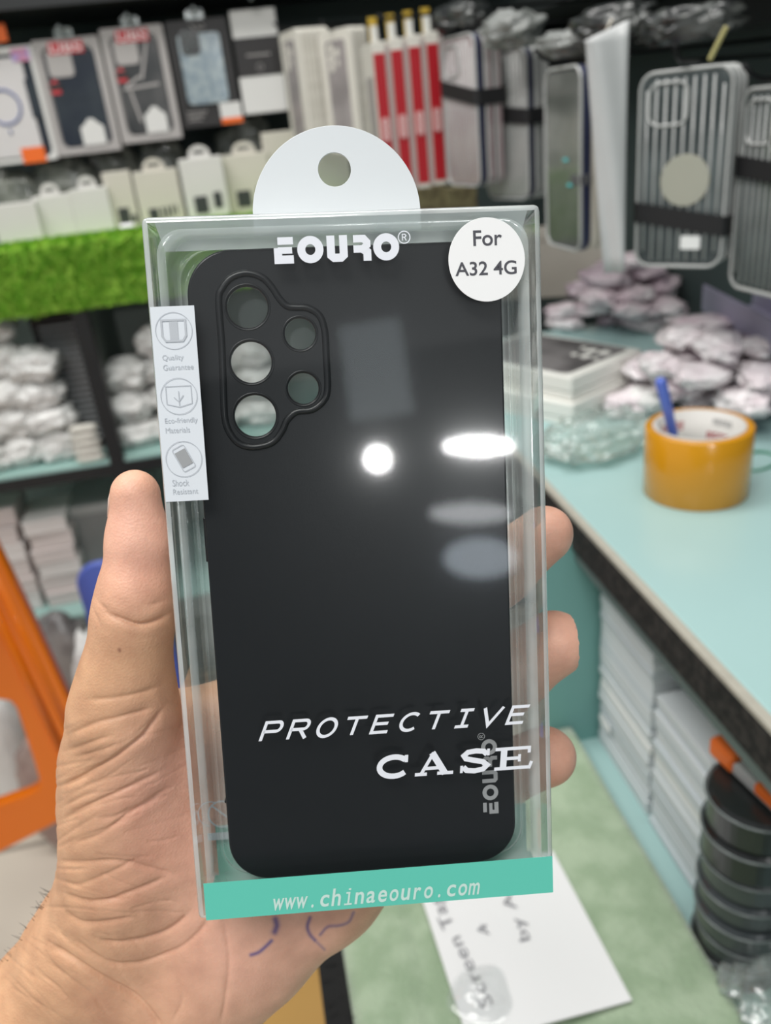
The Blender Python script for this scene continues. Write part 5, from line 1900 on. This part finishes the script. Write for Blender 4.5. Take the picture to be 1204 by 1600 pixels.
# side wall with rounded shoulder
bm = bmesh.new()
loft(bm, [[(p[0], p[1], w_) for p in rrect(cw_ - 2 * i_, ch_ - 2 * i_, 0.0108 - i_ * 0.4, 12, ccx, ccy)] for i_, w_ in ((0.0016, CWD - 0.0002), (0.0007, CWD - 0.0005), (0.0002, CWD - 0.0012), (0.0, CWD - 0.0022), (0.0, CWD - 0.0080), (0.0004, CWD - 0.0086), (0.0014, CWD - 0.0086), (0.0016, CWD - 0.0016))])
obj('side_wall', bm, M['silicone'], case, True)
# camera surround
ridge_px = [(342, 470), (347, 543), (349.5, 615), (352, 656), (361, 679), (376, 694), (399, 698), (425, 691), (440, 673), (448, 656), (463, 643), (486, 640), (504, 627), (511, 607), (509, 557), (506.5, 516.5), (498, 493), (480, 481.6), (462, 480.5), (448, 478.5), (436, 467), (424, 449), (409, 434), (385, 427), (361.5, 434), (347, 451)]
rp_ = [pl(x, y, CWD) for x, y in ridge_px]


def catmull(pts, n=6):
    out = []
    m = len(pts)
    for i in range(m):
        p0, p1, p2, p3 = (np.array(pts[(i + k) % m]) for k in (-1, 0, 1, 2))
        for j in range(n):
            t_ = j / n
            out.append(tuple(0.5 * ((2 * p1) + (-p0 + p2) * t_ + (2 * p0 - 5 * p1 + 4 * p2 - p3) * t_ ** 2 + (-p0 + 3 * p1 - 3 * p2 + p3) * t_ ** 3)))
    return out


rs = catmull(rp_, 5)
bm = bmesh.new()
prof = [(-0.0009, -0.0004), (-0.0007, 0.0004), (-0.0002, 0.00085), (0.0003, 0.00085), (0.0008, 0.0004), (0.0011, -0.0004)]
loops = []
mC = len(rs)
for (o_, z_) in prof:
    lp_ = []
    for i in range(mC):
        a, b = np.array(rs[i - 1]), np.array(rs[(i + 1) % mC])
        t_ = (b - a) / np.linalg.norm(b - a)
        nn = np.array([-t_[1], t_[0]])
        lp_.append((rs[i][0] - nn[0] * o_, rs[i][1] - nn[1] * o_, CWD + z_))
    loops.append(lp_)
loft(bm, loops)
obj('camera_surround', bm, M['silicone'], case, True)
for (x_, y_, r_) in hc:
    bm = bmesh.new()
    tube(bm, [(x_ + r_ * 1.01 * math.cos(a), y_ + r_ * 1.01 * math.sin(a), CWD - 0.00015) for a in [2 * math.pi * i / 48 for i in range(48)]], 0.0003, 6, closed=True)
    obj('lens_hole_rim', bm, M['silicone'], case, True)
# printed logo running up the side
bm = bmesh.new()
g0, g1 = pl(778, 1270, CWD), pl(752, 1158, CWD)
hgt_ = pl(776, 1220, CWD)[0] - pl(752, 1220, CWD)[0]
eouro(bm, 0, 0, g1[1] - g0[1], hgt_, 0.0011)
reg_mark(bm, (g1[1] - g0[1]) + 0.0014, hgt_ * 0.98, 0.0009)
xr_ = pl(777, 1220, CWD)[0]
map_xy(bm, lambda x, y: (xr_ - y, g0[1] + x))
o = obj('printed_logo', bm, M['ink_grey'], case, loc=(0, 0, CWD + 0.0002))
o['label'] = 'grey logo printed up the lower right side'
# small side button cut-outs
bm = bmesh.new()
for py_ in ((810, 880), (1258, 1262)):
    a, b = pl(320, py_[0], CWD), pl(324, py_[1], CWD)
    bx(bm, cl_ - 0.0005, cl_ + 0.0006, b[1], a[1], CWD - 0.006, CWD - 0.0016, bevel=0.0002)
obj('side_button', bm, M['silicone'], case)

# ================================================================== THE HAND
def HP3(px, py, w):
    a = pl(px, py, w / 1000.0)
    return np.array([a[0] * 1000, a[1] * 1000, w])


def HR(px, py, w, r):
    a, b = pl(px, py, w / 1000.0), pl(px + r, py, w / 1000.0)
    return (b[0] - a[0]) * 1000


GU = (-136.0, 62.0)
GV = (-172.0, 42.0)
GW = (-78.0, 2.0)
GH = 0.8
gu = np.arange(GU[0], GU[1], GH, dtype=np.float32)
gv = np.arange(GV[0], GV[1], GH, dtype=np.float32)
gw = np.arange(GW[0], GW[1], GH, dtype=np.float32)
XX, YY, ZZ = np.meshgrid(gu, gv, gw, indexing='ij')


def round_cone(p0, r0, p1, r1):
    """distance to a capsule whose radius runs from r0 to r1"""
    d = p1 - p0
    L2_ = float(d @ d)
    t_ = ((XX - p0[0]) * d[0] + (YY - p0[1]) * d[1] + (ZZ - p0[2]) * d[2]) / L2_
    np.clip(t_, 0, 1, out=t_)
    dx = XX - (p0[0] + t_ * d[0])
    dy = YY - (p0[1] + t_ * d[1])
    dz = ZZ - (p0[2] + t_ * d[2])
    return np.sqrt(dx * dx + dy * dy + dz * dz) - (r0 + t_ * (r1 - r0))


def smin(a, b, k):
    h = np.maximum(k - np.abs(a - b), 0) / k
    return np.minimum(a, b) - h * h * k * 0.25


def chain(pts, k=4.0):
    """pts: (px, py, w mm, radius px)"""
    F = None
    P = [(HP3(x, y, w), HR(x, y, w, r)) for x, y, w, r in pts]
    for (a, ra), (b, rb) in zip(P[:-1], P[1:]):
        f = round_cone(a, ra, b, rb)
        F = f if F is None else smin(F, f, k)
    return F


# thumb, from its tip down to the ball
F = chain([(212, 774, -13, 39), (216, 845, -13, 45), (213, 930, -13, 56), (206, 975, -14, 60), (199, 1045, -16, 65), (193, 1110, -19, 75)], 5)
# ball of the thumb
ball = chain([(194, 1110, -20, 78), (195, 1190, -27, 91), (197, 1270, -30, 92), (196, 1345, -33, 92), (180, 1420, -37, 88)], 8)
F = smin(F, ball, 8)
# palm behind the box, heel, little-finger side
palm = chain([(300, 1190, -44, 100), (330, 1290, -45, 112), (360, 1400, -45, 112), (290, 1500, -46, 110)], 10)
F = smin(F, palm, 12)
pl2 = chain([(440, 1130, -45, 90), (520, 1220, -45, 92), (560, 1300, -46, 82), (505, 1375, -46, 86), (390, 1470, -46, 92), (290, 1545, -48, 100)], 10)
F = smin(F, pl2, 12)
web = chain([(262, 1150, -33, 55), (330, 1150, -40, 66), (470, 1090, -42, 70)], 8)
F = smin(F, web, 9)
# wrist and forearm
arm = chain([(180, 1420, -40, 84), (150, 1485, -43, 104), (84, 1586, -47, 112), (-70, 1770, -52, 126)], 8)
F = smin(F, arm, 12)
arm2 = chain([(300, 1530, -47, 96), (225, 1620, -49, 108), (60, 1810, -52, 124)], 8)
F = smin(F, arm2, 14)
# fingers behind the box; the three tips show beyond its right edge
fingers = [
    [(470, 1080, -42, 62), (560, 960, -34, 54), (640, 850, -31, 50), (690, 770, -30, 44)],
    [(560, 1110, -43, 62), (680, 990, -35, 54), (780, 890, -32, 50), (848, 836, -29, 45)],
    [(600, 1190, -43, 60), (700, 1120, -36, 54), (800, 1050, -32, 54), (864, 1006, -29, 51)],
    [(610, 1270, -44, 56), (690, 1240, -37, 50), (780, 1210, -32, 46), (851, 1182, -29, 46)],
]
for fg in fingers:
    F = smin(F, chain(fg, 4), 7)


def surface_nets(F, org, h):
    nx_, ny_, nz_ = F.shape
    ins = F < 0
    c = np.zeros((nx_ - 1, ny_ - 1, nz_ - 1), np.int8)
    for i in (0, 1):
        for j in (0, 1):
            for k in (0, 1):
                c += ins[i:nx_ - 1 + i, j:ny_ - 1 + j, k:nz_ - 1 + k]
    act = (c > 0) & (c < 8)
    idx = np.full(act.shape, -1, np.int64)
    cells = np.argwhere(act)
    idx[act] = np.arange(len(cells))
    acc = np.zeros((len(cells), 3))
    cnt = np.zeros(len(cells))
    ci, cj, ck = cells.T
    for ax in range(3):
        for a in (0, 1):
            for b in (0, 1):
                o0 = [0, 0, 0]
                o1_, o2_ = [q for q in range(3) if q != ax]
                o0[o1_], o0[o2_] = a, b
                o1 = list(o0)
                o1[ax] = 1
                f0 = F[ci + o0[0], cj + o0[1], ck + o0[2]]
                f1 = F[ci + o1[0], cj + o1[1], ck + o1[2]]
                m_ = (f0 < 0) != (f1 < 0)
                t_ = np.where(m_, f0 / np.where(f0 - f1 == 0, 1, f0 - f1), 0)
                p = np.tile(np.array(o0, float), (len(cells), 1))
                p[:, ax] += t_
                acc += p * m_[:, None]
                cnt += m_
    V_ = (cells + acc / cnt[:, None]) * h + np.array(org)
    quads = []
    for ax in range(3):
        sl0 = [slice(None)] * 3
        sl1 = [slice(None)] * 3
        sl0[ax] = slice(0, -1)
        sl1[ax] = slice(1, None)
        e = ins[tuple(sl0)] != ins[tuple(sl1)]
        pos = np.argwhere(e)
        o1_, o2_ = [(1, 2), (2, 0), (0, 1)][ax]
        ok = (pos[:, o1_] > 0) & (pos[:, o2_] > 0) & (pos[:, o1_] < F.shape[o1_] - 1) & (pos[:, o2_] < F.shape[o2_] - 1)
        pos = pos[ok]
        flip = ins[tuple(pos.T)]
        q = []
        for (a, b) in ((1, 1), (0, 1), (0, 0), (1, 0)):
            pp = pos.copy()
            pp[:, o1_] -= a
            pp[:, o2_] -= b
            q.append(idx[tuple(pp.T)])
        q = np.stack(q, 1)
        q[~flip] = q[~flip][:, ::-1]
        quads.append(q)
    return V_, np.concatenate(quads)


HV, HQ = surface_nets(F, (GU[0], GV[0], GW[0]), GH)
del XX, YY, ZZ, F


def vnormals(Vx, Q):
    n = np.cross(Vx[Q[:, 2]] - Vx[Q[:, 0]], Vx[Q[:, 3]] - Vx[Q[:, 1]])
    out = np.zeros_like(Vx)
    for k in range(4):
        np.add.at(out, Q[:, k], n)
    return out / np.maximum(np.linalg.norm(out, axis=1, keepdims=True), 1e-9)


def to_px(Vmm):
    P = (Vmm / 1000.0) @ RW.T + CW - CAM
    c = P @ RM
    return 602 + FPX * c[:, 0] / c[:, 2], 800 + FPX * c[:, 1] / c[:, 2], c[:, 2]


def seg_dist(x, y, line):
    best = np.full(len(x), 1e9)
    for (ax, ay), (bx_, by_) in zip(line[:-1], line[1:]):
        dx, dy = bx_ - ax, by_ - ay
        t_ = np.clip(((x - ax) * dx + (y - ay) * dy) / (dx * dx + dy * dy), 0, 1)
        best = np.minimum(best, np.hypot(x - ax - t_ * dx, y - ay - t_ * dy))
    return best


tmp_me = bpy.data.meshes.new('tmp')
tmp_me.from_pydata([tuple(p) for p in HV], [], [tuple(int(i) for i in q) for q in HQ])
tmp_o = bpy.data.objects.new('tmp', tmp_me)
COL.objects.link(tmp_o)
md = tmp_o.modifiers.new('s', 'SUBSURF')
md.levels = 1
fine = bpy.data.meshes.new_from_object(tmp_o.evaluated_get(bpy.context.evaluated_depsgraph_get()))
bpy.data.objects.remove(tmp_o)
bpy.data.meshes.remove(tmp_me)
HV = np.empty(len(fine.vertices) * 3)
fine.vertices.foreach_get('co', HV)
HV = HV.reshape(-1, 3)
HQ = np.empty(len(fine.loops), np.int32)
fine.loops.foreach_get('vertex_index', HQ)
HQ = HQ.reshape(-1, 4)
bpy.data.meshes.remove(fine)
HN = vnormals(HV, HQ)
vx, vy, vd = to_px(HV)
toward = (HN[:, 2] > 0.05)
# creases of the skin: (depth mm, width px, line in picture positions)
creases = [
    (0.95, 5, [(166, 958), (195, 970), (217, 976), (240, 971), (268, 957)]),
    (0.35, 5, [(226, 945), (240, 944), (258, 938)]),
    (0.35, 5, [(150, 936), (163, 950), (172, 966)]),
    (0.30, 4, [(144, 950), (152, 966), (158, 984)]),
    (0.9, 5, [(93, 1229), (136, 1209), (175, 1187), (198, 1170), (223, 1150), (243, 1124), (258, 1104)]),
    (0.6, 5, [(100, 1174), (133, 1164), (158, 1155), (176, 1150)]),
    (0.55, 5, [(105, 1148), (147, 1130), (181, 1122), (215, 1113), (240, 1106)]),
    (0.45, 5, [(136, 1093), (184, 1090), (226, 1081), (254, 1071)]),
    (0.4, 5, [(112, 1184), (150, 1176), (190, 1160)]),
    (0.65, 5, [(93, 1283), (136, 1260), (181, 1240), (226, 1218), (254, 1203)]),
    (0.4, 4, [(96, 1262), (130, 1244), (160, 1236)]),
    (0.55, 5, [(113, 1319), (158, 1302), (198, 1274), (234, 1254), (258, 1236)]),
    (0.4, 5, [(150, 1278), (180, 1275), (214, 1258)]),
    (0.6, 6, [(88, 1345), (133, 1348), (181, 1346), (226, 1354), (272, 1366)]),
    (0.45, 5, [(93, 1372), (118, 1382), (150, 1374), (186, 1358), (220, 1340)]),
    (0.75, 6, [(100, 1395), (133, 1409), (165, 1409), (197, 1398), (234, 1382), (260, 1369)]),
    (0.75, 6, [(98, 1420), (117, 1438), (138, 1443), (170, 1440), (213, 1433)]),
    (1.0, 6, [(150, 1466), (173, 1473), (213, 1470), (252, 1459), (279, 1443), (297, 1424)]),
    (0.7, 6, [(112, 1465), (138, 1486), (173, 1505), (213, 1506), (252, 1494), (287, 1478), (316, 1451), (326, 1430)]),
    (1.0, 7, [(77, 1475), (106, 1494), (138, 1515), (170, 1534), (202, 1550), (226, 1571), (256, 1612)]),
    (0.3, 4, [(70, 1500), (100, 1522), (140, 1552), (170, 1590)]),
    (0.3, 4, [(60, 1520), (95, 1548), (130, 1590)]),
    (0.25, 4, [(90, 1450), (110, 1474), (150, 1500)]),
    (0.35, 4, [(155, 1456), (172, 1462), (176, 1476)]),
    (0.3, 5, [(268, 1600), (285, 1560), (272, 1520)]),
    (0.35, 5, [(255, 1085), (270, 1098), (292, 1102)]),
    (0.4, 5, [(345, 1600), (352, 1560), (358, 1500), (350, 1440)]),
]


def smooth_line(line, n=5):
    P = [np.array(q, float) for q in line]
    P = [2 * P[0] - P[1]] + P + [2 * P[-1] - P[-2]]
    out = []
    for i in range(1, len(P) - 2):
        p0, p1, p2, p3 = P[i - 1:i + 3]
        for j in range(n):
            t_ = j / n
            out.append(tuple(0.5 * (2 * p1 + (p2 - p0) * t_ + (2 * p0 - 5 * p1 + 4 * p2 - p3) * t_ ** 2 + (3 * p1 - p0 - 3 * p2 + p3) * t_ ** 3)))
    out.append(tuple(P[-2]))
    return out


disp = np.zeros(len(HV))
for dep, wd, line in creases:
    d = seg_dist(vx, vy, smooth_line(line))
    # ends of the line fade out
    e = np.minimum(np.hypot(vx - line[0][0], vy - line[0][1]), np.hypot(vx - line[-1][0], vy - line[-1][1]))
    fade = np.clip(e / 18.0, 0.25, 1)
    wj = wd * 0.62
    disp += fade * dep * (-0.85 * np.exp(-(d / wj) ** 2) - 0.25 * np.exp(-(d / (wd * 2.2)) ** 2) + 0.20 * np.exp(-((d - wd * 2.2) / (wd * 1.5)) ** 2))
# shallow furrows over the ball of the thumb and the wrist
r5 = random.Random(17)
for k in range(46):
    x, y = r5.uniform(92, 270), r5.uniform(1110, 1440)
    a = math.radians(-24 + r5.uniform(-14, 14)) if y < 1330 else math.radians(r5.uniform(-12, 22))
    L = r5.uniform(18, 50)
    line = [(x - L * math.cos(a), y - L * math.sin(a)), (x, y + r5.uniform(-3, 3)), (x + L * math.cos(a), y + L * math.sin(a))]
    d = seg_dist(vx, vy, line)
    disp += -0.16 * r5.uniform(0.5, 1.4) * np.exp(-(d / 2.6) ** 2)
for k in range(40):
    x, y = r5.uniform(20, 260), r5.uniform(1460, 1600)
    a = math.radians(40 + r5.uniform(-10, 16))
    L = r5.uniform(20, 60)
    line = [(x - L * math.cos(a), y - L * math.sin(a)), (x, y + r5.uniform(-3, 3)), (x + L * math.cos(a), y + L * math.sin(a))]
    d = seg_dist(vx, vy, line)
    disp += -0.10 * r5.uniform(0.5, 1.4) * np.exp(-(d / 2.6) ** 2)
disp *= toward
HV2 = HV + HN * disp[:, None]
# bony and fleshy unevenness
HV2 += HN * (0.35 * np.sin(HV[:, 0] * 0.21 + 1.3) * np.sin(HV[:, 1] * 0.17) * np.sin(HV[:, 2] * 0.19 + 0.7))[:, None]

hand_me = bpy.data.meshes.new('person')
hand_me.from_pydata([tuple(p) for p in HV2 / 1000.0], [], [tuple(int(i) for i in q) for q in HQ])
hand_me.update()
# pigment: pinker finger pads and palm, tanner thumb back and forearm, pen ink on the heel
tan = np.array([0.64, 0.375, 0.215])
pink = np.array([0.80, 0.46, 0.345])
red = np.array([0.64, 0.29, 0.20])


def gauss(x, y, s):
    return np.exp(-((vx - x) ** 2 + (vy - y) ** 2) / (2 * s * s))


pk = np.clip(gauss(225, 800, 70) * 0.9 + gauss(215, 900, 70) * 0.55 + gauss(285, 1180, 75) * 0.7 + gauss(260, 1290, 70) * 0.6 + gauss(400, 1500, 150) * 0.75 + gauss(870, 830, 80) * 1.0 + gauss(880, 1010, 80) * 1.0 + gauss(870, 1185, 80) + gauss(450, 1400, 120) * 0.5, 0, 1)
rd = np.clip(gauss(215, 1270, 30) * 0.35 + gauss(240, 1335, 28) * 0.4 + gauss(190, 1400, 30) * 0.25 + gauss(160, 1570, 30) * 0.3 + gauss(215, 905, 26) * 0.3 + gauss(868, 1230, 30) * 0.4, 0, 0.5)
colr = tan * (1 - pk[:, None]) + pink * pk[:, None]
colr = colr * (1 - rd[:, None]) + red * rd[:, None]
ink = np.zeros(len(HV))
for wd, al, line in ((3.2, 0.85, [(392, 1492), (404, 1488), (416, 1478), (424, 1470)]), (5.0, 0.85, [(430, 1436), (432, 1446), (429, 1456)]), (3.0, 0.8, [(484, 1434), (480, 1448), (484, 1460), (492, 1469)]), (2.6, 0.6, [(500, 1460), (512, 1448), (530, 1446), (545, 1440), (552, 1426)]), (2.4, 0.5, [(492, 1469), (506, 1482)]), (1.8, 0.5, [(900, 981), (908, 984)])):
    ink = np.maximum(ink, al * np.exp(-(seg_dist(vx, vy, smooth_line(line)) / wd) ** 2) * toward)
colr = colr * (1 - ink[:, None]) + np.array([0.10, 0.08, 0.28]) * ink[:, None]
mole = 0.75 * np.exp(-(seg_dist(vx, vy, [(186, 1015), (187, 1017)]) / 2.6) ** 2) * toward
colr = colr * (1 - mole[:, None]) + np.array([0.20, 0.06, 0.035]) * mole[:, None]
ca = hand_me.color_attributes.new('pigment', 'FLOAT_COLOR', 'POINT')
buf = np.ones((len(HV), 4), np.float32)
buf[:, :3] = colr
ca.data.foreach_set('color', buf.ravel())

sk = bpy.data.materials.new('skin')
sk.use_nodes = True
nt = sk.node_tree
b = nt.nodes['Principled BSDF']
vc = nt.nodes.new('ShaderNodeVertexColor')
vc.layer_name = 'pigment'
tcn = nt.nodes.new('ShaderNodeTexCoord')
n1 = nt.nodes.new('ShaderNodeTexNoise')
n1.inputs['Scale'].default_value = 130
n1.inputs['Detail'].default_value = 5
nt.links.new(tcn.outputs['Object'], n1.inputs['Vector'])
mxx = nt.nodes.new('ShaderNodeMix')
mxx.data_type = 'RGBA'
mxx.blend_type = 'MULTIPLY'
mxx.inputs['Factor'].default_value = 1.0
rp2 = nt.nodes.new('ShaderNodeValToRGB')
rp2.color_ramp.elements[0].position = 0.3
rp2.color_ramp.elements[0].color = (0.86, 0.80, 0.78, 1)
rp2.color_ramp.elements[1].position = 0.7
rp2.color_ramp.elements[1].color = (1.06, 1.04, 1.02, 1)
nt.links.new(n1.outputs['Fac'], rp2.inputs['Fac'])
nt.links.new(vc.outputs['Color'], mxx.inputs['A'])
nt.links.new(rp2.outputs['Color'], mxx.inputs['B'])
nt.links.new(mxx.outputs['Result'], b.inputs['Base Color'])
b.inputs['Roughness'].default_value = 0.52
b.inputs['Subsurface Weight'].default_value = 0.18
b.inputs['Subsurface Radius'].default_value = (1.0, 0.35, 0.2)
b.inputs['Subsurface Scale'].default_value = 0.0025
vo = nt.nodes.new('ShaderNodeTexVoronoi')
vo.inputs['Scale'].default_value = 1500
nt.links.new(tcn.outputs['Object'], vo.inputs['Vector'])
n3 = nt.nodes.new('ShaderNodeTexNoise')
n3.inputs['Scale'].default_value = 800
n3.inputs['Detail'].default_value = 6
nt.links.new(tcn.outputs['Object'], n3.inputs['Vector'])
ad_ = nt.nodes.new('ShaderNodeMath')
ad_.operation = 'ADD'
nt.links.new(vo.outputs['Distance'], ad_.inputs[0])
nt.links.new(n3.outputs['Fac'], ad_.inputs[1])
bp = nt.nodes.new('ShaderNodeBump')
bp.inputs['Strength'].default_value = 0.22
bp.inputs['Distance'].default_value = 0.0003
nt.links.new(ad_.outputs[0], bp.inputs['Height'])
nt.links.new(bp.outputs['Normal'], b.inputs['Normal'])

person = link('person', hand_me, sk, None, True)
person.matrix_world = BOXM
tag(person, 'left hand and wrist of a person holding the boxed phone case, thumb along its edge', 'person')
# thumb nail seen from its side
M['nail'] = mat('fingernail', (0.78, 0.58, 0.49), 0.3, var=0.03, coat=0.3)
bm = bmesh.new()
NL = [HP3(192, 743, -13.5), HP3(178.5, 757, -14), HP3(173, 778, -14.5), HP3(171.5, 806, -15)]
rows = []
for i, p in enumerate(NL):
    row = []
    for j in range(7):
        s_ = j / 6
        row.append((p[0] + 0.5 - 1.2 * math.sin(s_ * math.pi * 0.5) + 0.2, p[1], p[2] + 2.0 - 9 * s_))
    rows.append(row)
loops = [[(x / 1000, y / 1000, z / 1000) for x, y, z in r] + [((x + 0.7) / 1000, y / 1000, z / 1000) for x, y, z in reversed(r)] for r in rows]
loft(bm, loops, True, True)
obj('thumbnail', bm, M['nail'], person, True, loc=(-0.0009, 0, 0))
# hairs on the edge of the wrist
M['hair'] = mat('dark_hair', (0.02, 0.015, 0.012), 0.5)
bm = bmesh.new()
r6 = random.Random(23)
for k in range(150):
    u = r6.random()
    px = 82 - 80 * u + r6.uniform(-1, 5)
    py = 1402 + 140 * u + r6.uniform(-6, 6)
    w_ = -40 - 4 * u + r6.uniform(-8, 6)
    p0 = HP3(px + 3, py, w_)
    dr = np.array([-0.55 + r6.uniform(-0.35, 0.3), 0.65 + r6.uniform(-0.5, 0.4), r6.uniform(-0.3, 0.3)])
    L = r6.uniform(2.0, 5.2)
    c_ = r6.uniform(-0.5, 0.5)
    pts = [(p0 + dr * L * t_ + np.array([c_ * t_ * t_ * 1.5, -abs(c_) * t_ * t_, 0])) / 1000 for t_ in (0, 0.35, 0.7, 1.0)]
    tube(bm, [tuple(p) for p in pts], 0.00005, 4, radii=[0.00009, 0.00008, 0.00006, 0.00003])
o = obj('arm_hair', bm, M['hair'], person)
o['kind'] = 'stuff'
